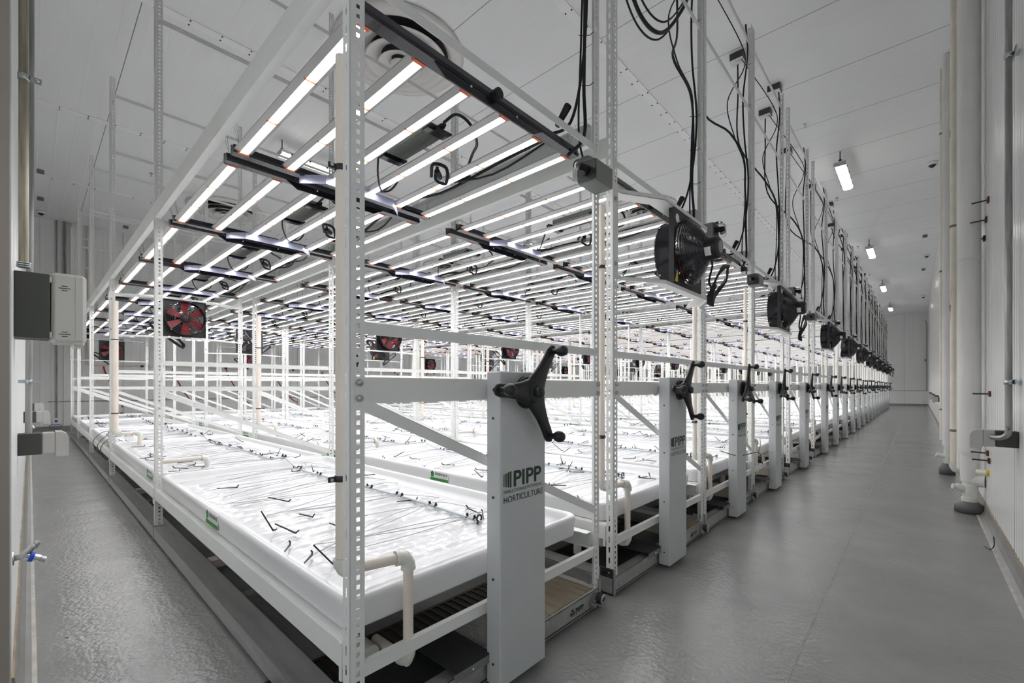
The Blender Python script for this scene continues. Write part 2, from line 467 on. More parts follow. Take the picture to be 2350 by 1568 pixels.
def plate_holes(mb, o, u, wv, w0, length, pitch, hw, hh, cu, thick, nrm, m, taper=1.0):
    """strip of sheet standing along +z with a column of punched holes; o base corner, u across, nrm thickness"""
    O = Vector(o); u = Vector(u); nv = Vector(nrm) * thick; z = Vector((0, 0, 1))
    n = int(length / pitch)
    vs = []; fs = []
    for k in range(n):
        z0 = k * pitch; z1 = z0 + pitch; zm = (z0 + z1) / 2
        if k == n - 1: z1 = length
        quad = [(0, z0), (w0, z0), (w0, z1), (0, z1)]
        hole = [(cu - hw * taper, zm - hh), (cu + hw * taper, zm - hh), (cu + hw, zm + hh), (cu - hw, zm + hh)]
        b = len(vs)
        for t in (Vector((0, 0, 0)), nv):
            for a, zz in quad + hole: vs.append(O + u * a + z * zz + t)
        for off, rev in ((0, False), (8, True)):
            for i in range(4):
                j = (i + 1) % 4
                q = [b + off + i, b + off + j, b + off + 4 + j, b + off + 4 + i]
                fs.append(q)
        for i in range(4):
            j = (i + 1) % 4
            fs.append([b + 4 + i, b + 4 + j, b + 12 + j, b + 12 + i])
        fs.append([b + 1, b + 2, b + 10, b + 9]); fs.append([b + 0, b + 3, b + 11, b + 8])
    fs.append([0, 1, 9, 8]); e = len(vs) - 16
    fs.append([e + 2, e + 3, e + 11, e + 10])
    mb.add(vs, fs, m)

def post_mesh(sy):
    """slotted angle upright, front flange faces +x, side flange on the outer side (sy)"""
    mb = MB()
    L = TOP - 0.10
    W = 0.046; D = 0.040; t = 0.0022
    if sy < 0:
        plate_holes(mb, (0, 0, 0), (0, 1, 0), None, W, L, 0.0276, 0.0058, 0.0068, 0.026, t, (-1, 0, 0), M['paint'])
        plate_holes(mb, (0, 0, 0), (-1, 0, 0), None, D, L, 0.0552, 0.0055, 0.0150, 0.022, t, (0, 1, 0), M['paint'], 0.75)
    else:
        plate_holes(mb, (0, 0, 0), (0, -1, 0), None, W, L, 0.0276, 0.0058, 0.0068, 0.026, t, (-1, 0, 0), M['paint'])
        plate_holes(mb, (0, 0, 0), (-1, 0, 0), None, D, L, 0.0552, 0.0055, 0.0150, 0.022, t, (0, -1, 0), M['paint'], 0.75)
    return mb.mesh('upright_post')
POST = {-1: post_mesh(-1), 1: post_mesh(1)}

def angle_bar(y0, y1, z, h=0.036, d=0.022, back=0.005):
    """horizontal rail between two posts, with a top lip"""
    return MB().box(-back - 0.0025, -back, y0, y1, z - h, z, M['paint']).box(-back - d, -back, y0, y1, z - 0.0025, z, M['paint'])

def bolt(mb, p, axis='x', r=0.011):
    mb.cyl(p, axis, r, 0, 0.007, M['galv'], 10)
    mb.sphere((p[0] + (0.006 if axis == 'x' else 0), p[1] - (0.006 if axis == 'y' else 0), p[2]), r * 0.8, M['galv'], 8)

RACK = empty('mobile_grow_rack', (0, CY[0], 0))
# uprights
for ri, x in enumerate(ROWS):
    for s in (-1, 1):
        put('upright_post', POST[s], RACK, (x, s * HW, 0.10))
rail_top = {}
def rail(name, x, z, h=0.036):
    key = (round(z, 3), h)
    if key not in rail_top:
        rail_top[key] = angle_bar(-HW + 0.004, HW - 0.004, 0, h).mesh('cross_rail')
    put(name, rail_top[key], RACK, (x, 0, z))
for ri, x in enumerate(ROWS):
    for z in (4.40, 3.76, 2.30, 1.287): rail('cross_rail', x, z)
    rail('cross_rail', x, 0.298, 0.04)
    if ri: rail('cross_rail', x, 1.10, 0.036)
# the wide beam across the aisle end, slotted for the crank cabinet
mb = MB().box(XF, XF + 0.004, -HW + 0.02, HW + 0.004, 1.05, 1.126, M['paint'])
mb.box(XF + 0.004, XF + 0.0045, -0.28, -0.253, 1.103, 1.112, M['sticker'])
for s in (-1, 1):
    for z in (1.066, 1.110): bolt(mb, (XF + 0.004, s * (HW - 0.02) + (0.006 if s < 0 else 0), z))
mb.obj('end_beam', RACK)
# diagonal braces
def brace():
    mb = MB()
    a = Vector((0, -HW + 0.05, 1.045)); b = Vector((0, HW - 0.035, 0.49))
    d = (b - a).normalized(); n = Vector((0, -d.z, d.y))
    for w0, w1, x0, x1 in ((-0.018, 0.018, -0.0025, 0.0), (0.0155, 0.018, -0.022, 0.0)):
        vs = []
        for p in (a, b):
            for ww in (w0, w1):
                for xx in (x0, x1): vs.append(p + n * ww + Vector((xx - 0.006, 0, 0)))
        mb.add(vs, [(0, 1, 3, 2), (4, 6, 7, 5), (0, 4, 5, 1), (2, 3, 7, 6), (0, 2, 6, 4), (1, 5, 7, 3)], M['paint'])
    return mb.mesh('diagonal_brace')
BR = brace()
for x in ROWS: put('diagonal_brace', BR, RACK, (x, 0, 0))
# long beams: lower tray beams and upper light beams, one per bay and side
for i in range(5):
    x1, x0 = ROWS[i], ROWS[i + 1]
    for s in (-1, 1):
        y = s * HW
        mb = MB()
        xa, xb = x0 - 0.0, x1 - 0.043
        yo = y; yi = y - s * 0.045
        mb.box(xa, xb, yo, yo - s * 0.003, 0.283, 0.358, M['paint'])
        mb.box(xa, xb, yo, yo - s * 0.007, 0.358, 0.3605, M['paint'])
        mb.box(xa, xb, yo - s * 0.005, yo - s * 0.05, 0.3605, 0.3655, M['paint'])
        mb.box(xa, xb, yo, yo - s * 0.02, 0.283, 0.286, M['paint'])
        for xe in (xa - 0.002, xb - 0.001):   # hooked end connectors
            mb.box(xe - 0.014 if xe > xb - 0.01 else xe, xe if xe > xb - 0.01 else xe + 0.014, y + s * 0.004, y - s * 0.004, 0.25, 0.362, M['paint'], 0.002)
        mb.obj('tray_beam', RACK)
        mb = MB()
        mb.box(xa, xb, yo, yo - s * 0.004, 2.315, 2.415, M['paint'])
        mb.box(xa, xb, yo, yo - s * 0.036, 2.311, 2.315, M['paint'])
        mb.box(xa, xb, yo, yo - s * 0.036, 2.415, 2.419, M['paint'])
        for k in range(9):
            xx = xa + (k + 0.5) * (xb - xa) / 9
            mb.box(xx - 0.012, xx + 0.012, yo + s * 0.0012, yo - s * 0.001, 2.335, 2.342, M['sticker'])
        mb.obj('light_beam', RACK)
    # bottom shelf supports below the tray
    mb = MB()
    for k in (1, 2):
        xx = x0 + k * (x1 - x0) / 3
        mb.box(xx - 0.02, xx + 0.02, -HW + 0.03, HW - 0.03, 0.335, 0.365, M['paint'])
    mb.obj('tray_support', RACK)
    # wood tone cross member on the carriage
    mb = MB().box(x0 + 0.9, x0 + 0.98, -HW + 0.11, HW - 0.11, 0.03, 0.075, M['pvc'])
    mb.obj('carriage_cross_member', RACK)
# carriage
for s in (-1, 1):
    y = s * (HW + 0.008)
    for i in range(5):
        x1, x0 = ROWS[i] + (0.0 if i == 0 else -0.006), ROWS[i + 1]
        mb = MB()
        mb.box(x0, x1, y, y - s * 0.004, 0.014, 0.092, M['alu'])
        mb.box(x0, x1, y, y - s * 0.10, 0.089, 0.093, M['alu'])
        mb.box(x0, x1, y - s * 0.096, y - s * 0.10, 0.014, 0.089, M['alu'])
        if i:
            mb.box(x1 - 0.01, x1 + 0.012, y + s * 0.003, y - s * 0.002, 0.008, 0.105, M['galv'])
            for zz in (0.02, 0.05, 0.09): mb.sphere((x1, y + s * 0.001, zz), 0.004, M['galv'], 8)
        mb.obj('carriage_side_rail', RACK)
mb = MB()
mb.box(XF + 0.002, XF + 0.006, -HW, HW, 0.014, 0.10, M['alu'])
mb.box(XF - 0.05, XF + 0.006, -HW, HW, 0.097, 0.101, M['alu'])
mb.box(XF + 0.006, XF + 0.0065, -HW, HW, 0.02, 0.026, M['dark'])
for s in (-1, 1): bolt(mb, (XF + 0.006, s * (HW - 0.06), 0.05))
mb.obj('carriage_end_rail', RACK)
mb = MB().box(XF - 0.30, XF - 0.006, 0.15, HW - 0.05, 0.1015, 0.1045, M['bronze'])
mb.obj('deck_plate', RACK)
MB().box(XF - 0.29, XF - 0.052, -HW + 0.10, -0.15, 0.078, 0.084, M['dark']).obj('deck_plate', RACK)
mb = MB()
mb.box(XF - 0.24, XF + 0.03, -0.30, -0.13, 0.128, 0.133, M['dark']); mb.box(XF + 0.026, XF + 0.03, -0.30, -0.13, 0.098, 0.13, M['greybox'])
mb.box(XF - 0.24, XF - 0.2, -0.30, -0.296, 0.06, 0.13, M['dark']); mb.sphere((XF + 0.032, -0.22, 0.113), 0.006, M['zinc'], 8)
mb.obj('chain_cover', RACK)
for s in (-1, 1):      # corner plates, with wheel bolts
    mb = MB()
    y = s * (HW + 0.005)
    mb.box(XF - 0.075, XF + 0.008, y, y - s * 0.004, 0.004, 0.142, M['dark'] if s < 0 else M['galv'], 0.0015)
    mb.box(XF + 0.004, XF + 0.008, y, y - s * 0.02, 0.004, 0.142, M['galv'])
    for (dx, dz) in ((-0.02, 0.02), (-0.06, 0.02), (-0.02, 0.12)): mb.sphere((XF + dx, y, dz), 0.004, M['zinc'], 8)
    mb.cyl((XF - 0.05, y, 0.115), 'y', 0.012, -0.002 if s > 0 else -0.004, 0.004 if s > 0 else 0.002, M['black'], 12)
    mb.obj('corner_plate', RACK)
mb = MB()      # drive sprocket cluster at the right hand corner
mb.cyl((XF + 0.006, HW - 0.06, 0.055), 'x', 0.038, 0, 0.01, M['greybox'], 20)
mb.cyl((XF + 0.016, HW - 0.035, 0.06), 'x', 0.026, 0, 0.03, M['dark'], 18)
mb.lathe([(0.018, 0.03), (0.026, 0.03), (0.026, 0.034), (0.012, 0.034), (0.012, 0.028)], (XF + 0.016, HW - 0.035, 0.06), 'x', M['galv'], 18)
mb.cyl((XF + 0.016, HW - 0.085, 0.045), 'x', 0.01, 0, 0.02, M['galv'], 6)
mb.obj('drive_bearing', RACK)
mb = MB()
text_into(mb, 'PIPP', M['green'], 0.066, 0.026, (XF + 0.0065, HW - 0.215, 0.045), (0, 1, 0), (0, 0, 1), 0.02)
for a in range(3):
    th = PI / 2 + a * 2 * PI / 3
    mb.prism([(HW - 0.24 + 0.016 * math.cos(th + q) * rr, 0.058 + 0.016 * math.sin(th + q) * rr) for q, rr in ((-0.8, 1), (0, 1.1), (0.8, 1), (0.5, 0.3), (-0.5, 0.3))], 'x', XF + 0.0065, XF + 0.0075, M['green'])
mb.obj('maker_mark', RACK)
# crank cabinet
KX = -1.09
k0, k1 = -0.139, 0.119
KI = MB().box(KX - 0.070, KX, k0, k1, 0.022, 1.154, M['kiosk'], 0.004)
for z in (0.10, 0.405, 0.70, 0.985):
    KI.cyl((KX - 0.035, k0, z), 'y', 0.0045, -0.003, 0.0, M['dark'], 8)
kiosk = KI.obj('crank_cabinet', RACK)
mb = MB()
YB = -0.122; W0 = 0.225
text_into(mb, 'PIPP', M['green'], 0.160, 0.058, (KX, YB + 0.053, 0.733), (0, 1, 0), (0, 0, 1), 0.02)
bx = YB
for i, (wd, hh, dz) in enumerate(((0.0018, 0.044, 0.007), (0.0026, 0.047, 0.0055), (0.0038, 0.050, 0.004), (0.0054, 0.054, 0.002), (0.0070, 0.058, 0.0))):
    mb.box(KX + 0.0005, KX + 0.0018, bx, bx + wd, 0.733 + dz, 0.733 + dz + hh, M['green']); bx += wd + 0.0048
text_into(mb, 'MOBILE STORAGE SYSTEMS INC.', M['green'], 0.220, 0.0115, (KX, YB, 0.714), (0, 1, 0), (0, 0, 1), 0.0)
text_into(mb, 'HORTICULTURE', M['green'], 0.222, 0.0225, (KX, YB, 0.680), (0, 1, 0), (0, 0, 1), 0.0)
mb.lathe([(0.0018, 0), (0.0026, 0)], (KX + 0.0012, YB + 0.2215, 0.789), 'x', M['green'], 12)
mb.obj('cabinet_lettering', kiosk)
# crank: three arm spinner
crank = MB()
HZ = 1.078
def arm(mb, th):
    cs, sn = math.cos(th), math.sin(th)
    secs = [(0.0, 0.050, 0.018), (0.035, 0.047, 0.018), (0.065, 0.037, 0.016), (0.10, 0.029, 0.0135), (0.145, 0.0245, 0.0115), (0.182, 0.0245, 0.011), (0.201, 0.019, 0.010), (0.210, 0.006, 0.007)]
    vs = []
    n = 14
    for r, hw_, ht in secs:
        off = -0.028 * max(0, (r - 0.02) / 0.18) ** 0.8 + 0.0
        for j in range(n):
            a = 2 * PI * j / n
            q = hw_ * math.copysign(abs(math.cos(a)) ** 0.8, math.cos(a)); xx = 0.014 + off * -0.25 + ht * math.sin(a)
            vs.append((xx, r * cs - q * sn, r * sn + q * cs))
    fs = [(i * n + j, i * n + (j + 1) % n, (i + 1) * n + (j + 1) % n, (i + 1) * n + j) for i in range(len(secs) - 1) for j in range(n)]
    mb.add(vs, fs, M['black'], True)
    mb.add(vs[-n:], [list(range(n))], M['black'])
for a in (0, 1, 2): arm(crank, a * 2 * PI / 3)
crank.lathe([(0.0001, 0.036), (0.03, 0.036), (0.046, 0.026), (0.05, 0.014), (0.046, 0.0), (0.03, -0.01)], (0, 0, 0), 'x', M['black'], 28)
cro = crank.obj('spinner_crank', RACK, (-1.058, -0.014, HZ))
cro.rotation_euler = (math.radians(57), 0, 0)
hubm = MB()
hubm.lathe([(0.0335, 0.0352), (0.0345, 0.0358), (0.0355, 0.0345)], (0, 0, 0), 'x', M['ring'], 30)
hubm.lathe([(0.018, 0.034), (0.02, 0.052), (0.017, 0.056), (0.0001, 0.0575)], (0, 0, 0), 'x', M['black'], 24)
hubm.obj('hub_cap', cro)
KN = MB().lathe([(0.011, 0.0), (0.011, 0.02), (0.0125, 0.028), (0.0185, 0.036), (0.0215, 0.046), (0.0205, 0.058), (0.015, 0.068), (0.006, 0.072), (0.0001, 0.0725)], (0, 0, 0), 'x', M['black'], 20).mesh('knob')
for a in (0, 1, 2):
    th = a * 2 * PI / 3
    put('knob', KN, cro, (0.022, 0.186 * math.cos(th), 0.186 * math.sin(th)))
MB().lathe([(0.0001, 0.022), (0.05, 0.022), (0.06, 0.016), (0.062, 0.0)], (KX, 0, HZ), 'x', M['black'], 32).lathe([(0.026, 0.02), (0.026, 0.05)], (KX, 0, HZ), 'x', M['black'], 20).obj('crank_bearing', RACK)

WHERE = ['nearest the doorway', 'second from the doorway'] + ['%s in the row from the doorway' % ORD[i] for i in range(2, 20)] + ['last in the row, at the far end']
tag(RACK, 'tall white mobile grow rack with crank cabinet, ' + WHERE[0], 'rack', 'mobile grow racks along the aisle')
ROT = [57, 58, 86, 84, 74, 74, 88, 80, 95, 60, 70, 85, 50, 90, 65, 77, 52, 88, 70, 60, 82]
racks = [RACK]
for i in range(1, 21):
    r = copy_tree(RACK); r.location = (0, CY[i], 0)
    tag(r, 'tall white mobile grow rack with crank cabinet, ' + WHERE[i])
    for ch in r.children:
        if ch.name.startswith('spinner_crank'): ch.rotation_euler = (math.radians(ROT[i]), 0, 0)
    racks.append(r)
RN = ['%s rack from doorway' % ORD[i] for i in range(20)] + ['farthest rack']

# ------------------------------------------------------------------ flood trays (one per bay)
TZ = 0.366
def rrect(x0, x1, y0, y1, r, n=5):
    pts = []
    for cx, cy, a0 in ((x1 - r, y1 - r, 0), (x0 + r, y1 - r, 90), (x0 + r, y0 + r, 180), (x1 - r, y0 + r, 270)):
        for k in range(n + 1):
            a = math.radians(a0 + 90 * k / n); pts.append((cx + r * math.cos(a), cy + r * math.sin(a)))
    return pts
def tray_mesh(L):
    mb = MB()
    prof = [(0.014, 0.0), (0.006, 0.003), (0.006, 0.010), (0.0, 0.076), (0.0, 0.088), (0.004, 0.097), (0.012, 0.101), (0.022, 0.099), (0.03, 0.090), (0.036, 0.066), (0.046, 0.052), (0.062, 0.046), (0.09, 0.045)]
    rings = []
    for ins, z in prof:
        rings.append([(x, y, z) for x, y in rrect(-L + ins, -ins, -0.637 + ins, 0.583 - ins, max(0.012, 0.06 - ins * 0.4))])
    n = len(rings[0]); vs = [p for r in rings for p in r]
    fs = [(i * n + j, i * n + (j + 1) % n, (i + 1) * n + (j + 1) % n, (i + 1) * n + j) for i in range(len(rings) - 1) for j in range(n)]
    mb.add(vs, fs, M['tray'], True)
    mb.add(rings[-1], [list(range(n))], M['traybed'])
    mb.add(rings[0], [list(range(n))], M['tray'])
    # raised draining ribs across the tray bed
    nn = int((L - 0.25) / 0.115)
    for k in range(nn):
        x = -0.16 - k * 0.115
        ya, yb, h = -0.535, 0.48, 0.0500
        vs = [(x - 0.038, ya, 0.0452), (x + 0.038, ya, 0.0452), (x + 0.038, yb, 0.0452), (x - 0.038, yb, 0.0452), (x - 0.02, ya + 0.05, h), (x + 0.02, ya + 0.05, h), (x + 0.02, yb - 0.05, h), (x - 0.02, yb - 0.05, h)]
        mb.add(vs, [(4, 5, 6, 7), (0, 1, 5, 4), (1, 2, 6, 5), (2, 3, 7, 6), (3, 0, 4, 7)], M['traybed'])
    return mb.mesh('flood_tray')
STK = MB().box(-0.075, 0.075, -0.0004, 0.0016, -0.03, 0.03, M['sticker']).mesh('maker_sticker')
mb = MB().box(-0.108, 0.108, -0.0006, 0.001, -0.038, 0.036, M['sticker'])
mb.box(-0.106, 0.106, -0.0014, 0.001, -0.036, -0.014, M['greenl'])
text_into(mb, 'GREENHAUS', M['dark'], 0.15, 0.021, (-0.05, -0.0008, 0.006), (1, 0, 0), (0, 0, 1), 0.02, 0.001)
text_into(mb, 'INDUSTRIES', M['driver'], 0.13, 0.009, (-0.035, -0.0008, -0.009), (1, 0, 0), (0, 0, 1), 0.0, 0.001)
mb.prism([(-0.10, -0.01), (-0.062, -0.01), (-0.062, 0.018), (-0.081, 0.034), (-0.10, 0.018)], 'y', -0.0012, 0.0, M['greenl'])
mb.prism([(-0.104, 0.016), (-0.081, 0.036), (-0.058, 0.016), (-0.066, 0.016), (-0.081, 0.027), (-0.096, 0.016)], 'y', -0.0018, 0.0, M['dark'])
STK = mb.mesh('maker_sticker')
TM = [tray_mesh(ROWS[i] - ROWS[i + 1] - (0.10 if i == 0 else 0.06)) for i in range(5)]
BAYN = ['bay at crank end', 'second bay from crank end', 'middle bay', 'fourth bay from crank end', 'bay at back wall']
for ri in range(21):
    for bi in range(5):
        t = put('flood_tray', TM[bi], None, (ROWS[bi] - (0.062 if bi == 0 else 0.022), CY[ri], TZ))
        put('maker_sticker', STK, t, (-1.42 if bi == 0 else -0.35, -0.6375, 0.055))
        tag(t, 'white ribbed flood tray, %s, %s' % (RN[ri], BAYN[bi]), 'tray', 'white flood trays')

# ------------------------------------------------------------------ drip lines with paired black emitters
EM = MB()
for dx in (-0.028, 0.028):
    EM.tube([(dx, 0, 0.0), (dx, 0, 0.017)], 0.0075, M['black'], 8)
    EM.tube([(dx, 0.0, 0.010), (dx + 0.004, -0.014, 0.006)], 0.0042, M['black'], 6)
    EM.sphere((dx, 0, 0.019), 0.006, M['rubber'], 8)
EMm = EM.mesh('emitter')
def spaghetti(rng, L0, L1, dens=0.335):
    mb = MB()
    x = L0
    while x > L1:
        for s in (-1, 1):
            for q in (-1, 1, 0):
                tx = x + rng.uniform(-0.28, 0.22); ty = rng.uniform(0.34, 0.5) if s > 0 else -rng.uniform(0.2, 0.5)
                mid = (0.5 * (x + tx) + rng.uniform(-0.1, 0.1), 0.24 + (ty - 0.24) * rng.uniform(0.3, 0.6), TZ + rng.uniform(0.06, 0.10))
                mid2 = (0.3 * x + 0.7 * tx + rng.uniform(-0.06, 0.06), 0.24 + (ty - 0.24) * 0.8, TZ + 0.062)
                P = [Vector((x + q * 0.028, 0.24 + 0.03 * math.sin(x * 2.1), TZ + 0.072)), Vector(mid), Vector(mid2), Vector((tx, ty, TZ + 0.056))]
                pts = []
                for k in range(9):
                    t = k / 8
                    pts.append(P[0] * (1 - t) ** 3 + P[1] * 3 * t * (1 - t) ** 2 + P[2] * 3 * t * t * (1 - t) + P[3] * t ** 3)
                mb.tube(pts, 0.0019, M['tubethin'], 4, False)
        x -= dens
    return mb
rng = random.Random(3)
xe = ROWS[5] + 0.25
pts = []
x = XF - 0.42
while x > xe:
    pts.append((x, 0.03 * math.sin(x * 2.1) + 0.24, TZ + 0.060)); x -= 0.2
for bx in ROWS[1:5]:
    pts = [(p[0], p[1], TZ + 0.060 + 0.062 * math.exp(-((p[0] - bx) / 0.16) ** 2)) for p in pts] if False else pts
def liftz(x):
    z = TZ + 0.061
    for bx in ROWS[1:5]: z = max(z, TZ + 0.061 + 0.064 * math.exp(-((x - bx) / 0.2) ** 2))
    return z
pts = [(p[0], p[1], liftz(p[0])) for p in pts]
DL = MB().tube(pts, 0.008, M['tubew'], 8).mesh('drip_line')
# figure eight end clamp
mb = MB()
for zc, rr in ((0.012, 0.016), (-0.004, 0.013)):
    mb.tube([(0, 0.0 + rr * math.cos(a), zc + rr * math.sin(a) - (0.0 if rr > .015 else .012)) for a in [2 * PI * k / 14 for k in range(14)]], 0.005, M['black'], 6, closed=True)
CL = mb.mesh('end_clamp')
SP = [spaghetti(random.Random(11), XF - 0.5, xe).mesh('thin_feed_tubes')]
SP2 = spaghetti(random.Random(12), XF - 0.5, xe, 0.67).mesh('thin_feed_tubes')
EMF = MB()
x = XF - 0.50; exs = []
while x > xe:
    exs.append(x); x -= 0.335
for x in exs:
    EMF.T = Matrix.Translation((x, 0.03 * math.sin(x * 2.1) + 0.24, liftz(x))); 
    for dx in (-0.028, 0.028): EMF.tube([(dx, 0, 0.0), (dx, 0, 0.017)], 0.0075, M['black'], 6)
EMFm = EMF.mesh('emitters')
for ri in range(21):
    d = put('drip_line', DL, None, (0, CY[ri], 0))
    tag(d, 'pale drip line with black emitters in trays of %s' % RN[ri], 'hose', 'drip lines in the trays')
    s = put('thin_feed_tubes', SP[0] if ri < 4 else SP2, d); s['kind'] = 'stuff'
    put('end_clamp', CL, d, (XF - 0.435, 0.03 * math.sin((XF - 0.45) * 2.1) + 0.24, TZ + 0.066))
    if ri < 4:
        for x in exs: put('emitter', EMm, d, (x, 0.03 * math.sin(x * 2.1) + 0.24, liftz(x)))
    else:
        put('emitters', EMFm, d)['kind'] = 'stuff'

# ------------------------------------------------------------------ black drip stakes lying in the trays
def stake(mb, m=None):
    mb.prism([(-0.06, -0.0012), (0.05, -0.0036), (0.057, 0.0), (0.05, 0.0036), (-0.06, 0.0012)], 'z', -0.0028, 0.0028, M['rubber'])
    mb.tube([(0.05, 0, 0), (0.057, 0, 0.008), (0.06, 0.006, 0.016)], 0.0036, M['rubber'], 5)
sk = MB(); stake(sk); SKm = sk.mesh('drip_stake')
rs = random.Random(21)
stuff = MB()
HALFN = {-1: 'doorway half', 1: 'far half'}
TRN = ['first tray', 'second tray', 'third tray', 'fourth tray', 'fifth tray']
for ri in range(21):
    dens = 12 if ri == 0 else (12.5 if ri == 1 else (15 if ri < 7 else 11))
    for bi in range(5):
        L = ROWS[bi] - ROWS[bi + 1]
        nst = int(L * dens)
        if ri == 0 and bi == 0: nst = 11
        items = []
        while len(items) < nst:
            x = ROWS[bi] - 0.2 - rs.random() * (L - 0.4)
            side = rs.choice((-1, 1))
            y = CY[ri] - 0.03 + side * rs.uniform(0.2, 0.5)
            rz = rs.uniform(0, PI * 2); tilt = rs.choice((0.0, 0.0, rs.uniform(0.1, 0.7), -0.05))
            if ri == 0 and bi == 0 and side < 0 and x > -1.75: continue
            items.append((side, -x, x, y, rz, tilt))
        if ri == 0 and bi == 0:
            items = [q for q in items if not (q[0] < 0 and q[2] > -2.3)]
            for x, y, rz, tilt in ((-1.64, 0.745, 1.5, 0.9), (-1.75, 0.735, 2.5, 0.1), (-1.93, 0.725, 2.6, 0.1), (-2.15, 0.80, 0.6, 0.35), (-2.22, 0.745, 1.6, 1.1), (-2.05, 1.0, 0.25, 0.1)):
                items.append((-1, -x, x, y, rz, tilt))
        items.sort()
        num = {-1: 0, 1: 0}
        for side, _, x, y, rz, tilt in items:
            z = TZ + 0.0575 + abs(math.sin(tilt)) * 0.056
            if ri <= 1:
                o = put('drip_stake', SKm, None, (x, y, z)); o.rotation_euler = (0, tilt, rz)
                k = num[side]; num[side] += 1
                o['label'] = 'black drip stake, %s from crank end, %s of %s, %s rack' % (ORD[k], HALFN[side], TRN[bi], ORD[ri])
                o['category'] = 'stake'; o['group'] = 'drip stakes lying in the trays'
            else:
                stuff.T = Matrix.Translation((x, y, z)) @ Matrix.Rotation(rz, 4, 'Z') @ Matrix.Rotation(tilt, 4, 'Y')
                stake(stuff)
tag(stuff.obj('drip_stakes'), 'scattered black drip stakes in the trays farther back', 'stakes', kind='stuff')

# ------------------------------------------------------------------ grow lights
LZ = 2.25
# local frame: x 0 at the aisle-side crossbar, running to -1.22; y +-0.58
def crossbar_mesh():
    mb = MB()
    mb.prism([(-0.026, 0.0), (0.022, 0.0), (0.026, 0.012), (0.018, 0.04), (-0.018, 0.044), (-0.026, 0.03)], 'y', -0.59, 0.59, M['blackgloss'])
    mb.box(-0.03, -0.02, -0.59, -0.575, 0.0, 0.05, M['black'])
    return mb
CBn = crossbar_mesh()
CBn.prism([(-0.30, 0.0), (-0.24, -0.035), (0.24, -0.035), (0.30, 0.0)], 'x', 0.014, 0.020, M['blackgloss'])
for yy in (-0.13, 0.13): CBn.sphere((0.022, yy, -0.008), 0.006, M['zinc'], 8)
CBn.cyl((-0.002, 0, 0.02), 'x', 0.022, 0, 0.05, M['black'], 14)
CBnm = CBn.mesh('crossbar')
CBfm = crossbar_mesh().mesh('crossbar')
def plate():
    mb = MB()
    path = [(-0.03, -0.30), (0.07, -0.20), (0.07, 0.22), (-0.03, 0.32)]
    for (xa, ya), (xb, yb) in zip(path[:-1], path[1:]):
        vs = []
        for t in (0, 0.004):
            for (px_, py_) in ((xa, ya), (xb, yb)):
                for z in (-0.034, 0.012): vs.append((px_ + t, py_, z - (0.0 if True else 0)))
        mb.add(vs, [(0, 1, 3, 2), (4, 6, 7, 5), (0, 4, 5, 1), (2, 3, 7, 6), (0, 2, 6, 4), (1, 5, 7, 3)], M['lavender'])
    return mb.mesh('hanger_plate')
PLm = plate()
BW = 0.039
bar = MB()
LB = 1.165
bar.prism([(-BW, 0.010), (-0.018, -0.004), (-0.017, 0.0), (-0.018, 0.006), (0.018, 0.006), (0.017, 0.0), (0.018, -0.004), (BW, 0.010), (BW, 0.015), (0.01, 0.022), (-0.01, 0.022), (-BW, 0.015)], 'x', -LB, 0, M['silver'])
BARm = bar.mesh('led_bar')
lens = MB().add([(-LB + 0.004, -0.0145, 0.0), (-0.004, -0.0145, 0.0), (-0.004, 0.0145, 0.0), (-LB + 0.004, 0.0145, 0.0)], [(0, 3, 2, 1)], M['led'])
LENm = lens.mesh('light_strip')
clip = MB()
for x in (-LB / 3, -2 * LB / 3): clip.box(x - 0.003, x + 0.003, -0.024, 0.024, -0.006, 0.001, M['orange'], 0.001)
for x in (-0.006, -LB + 0.006):
    clip.prism([(-0.024, -0.006), (0.024, -0.006), (0.03, 0.008), (0.022, 0.016), (-0.022, 0.016), (-0.03, 0.008)], 'x', x - 0.008, x + 0.008, M['orange'])
CLIm = clip.mesh('orange_clip')
# far copies: bar, clips and strip in one mesh
barf = MB(); barf.v = list(bar.v); barf.f = [list(q) for q in bar.f]; barf.m = list(bar.m); barf.sm = list(bar.sm); barf.mats = list(bar.mats)
barf.add(clip.v, clip.f, M['orange']); barf.add(lens.v, [(0, 3, 2, 1)], M['led'])
BARF = barf.mesh('led_bar')
drv = MB()
drv.box(-0.17, 0.17, -0.062, 0.062, 0.0, 0.04, M['driver'], 0.003)
for k in range(15):
    y = -0.054 + k * 0.0077
    drv.box(-0.15, 0.15, y, y + 0.003, -0.012, 0.0, M['driver'])
for s in (-1, 1):
    drv.prism([(-0.085, -0.004), (-0.06, -0.024), (0.06, -0.024), (0.085, -0.004), (0.085, 0.004), (-0.085, 0.004)], 'x', s * 0.19 - 0.02, s * 0.19 + 0.02, M['blackgloss'])
drv.tube([(0.17, 0.03, 0.02), (0.21, 0.03, 0.02), (0.225, 0.03, 0.02)], [0.016, 0.014, 0.008], M['black'], 8)
DRm = drv.mesh('driver')
def bez(P, n=14):
    """catmull-rom through points"""
    P = [Vector(p) for p in P]; P = [P[0] * 2 - P[1]] + P + [P[-1] * 2 - P[-2]]
    out = []
    for i in range(1, len(P) - 2):
        for k in range(n):
            t = k / n
            a, b, c_, d = P[i - 1], P[i], P[i + 1], P[i + 2]
            out.append(0.5 * ((2 * b) + (c_ - a) * t + (2 * a - 5 * b + 4 * c_ - d) * t * t + (3 * b - a - 3 * c_ + d) * t ** 3))
    out.append(P[-2]); return out
cab = MB()
cab.tube(bez([(-0.38, 0.06, 0.10), (-0.30, 0.07, 0.11), (-0.26, 0.12, 0.07), (-0.30, 0.2, 0.03), (-0.42, 0.28, 0.05), (-0.6, 0.40, 0.07)], 6), 0.007, M['rubber'], 6)
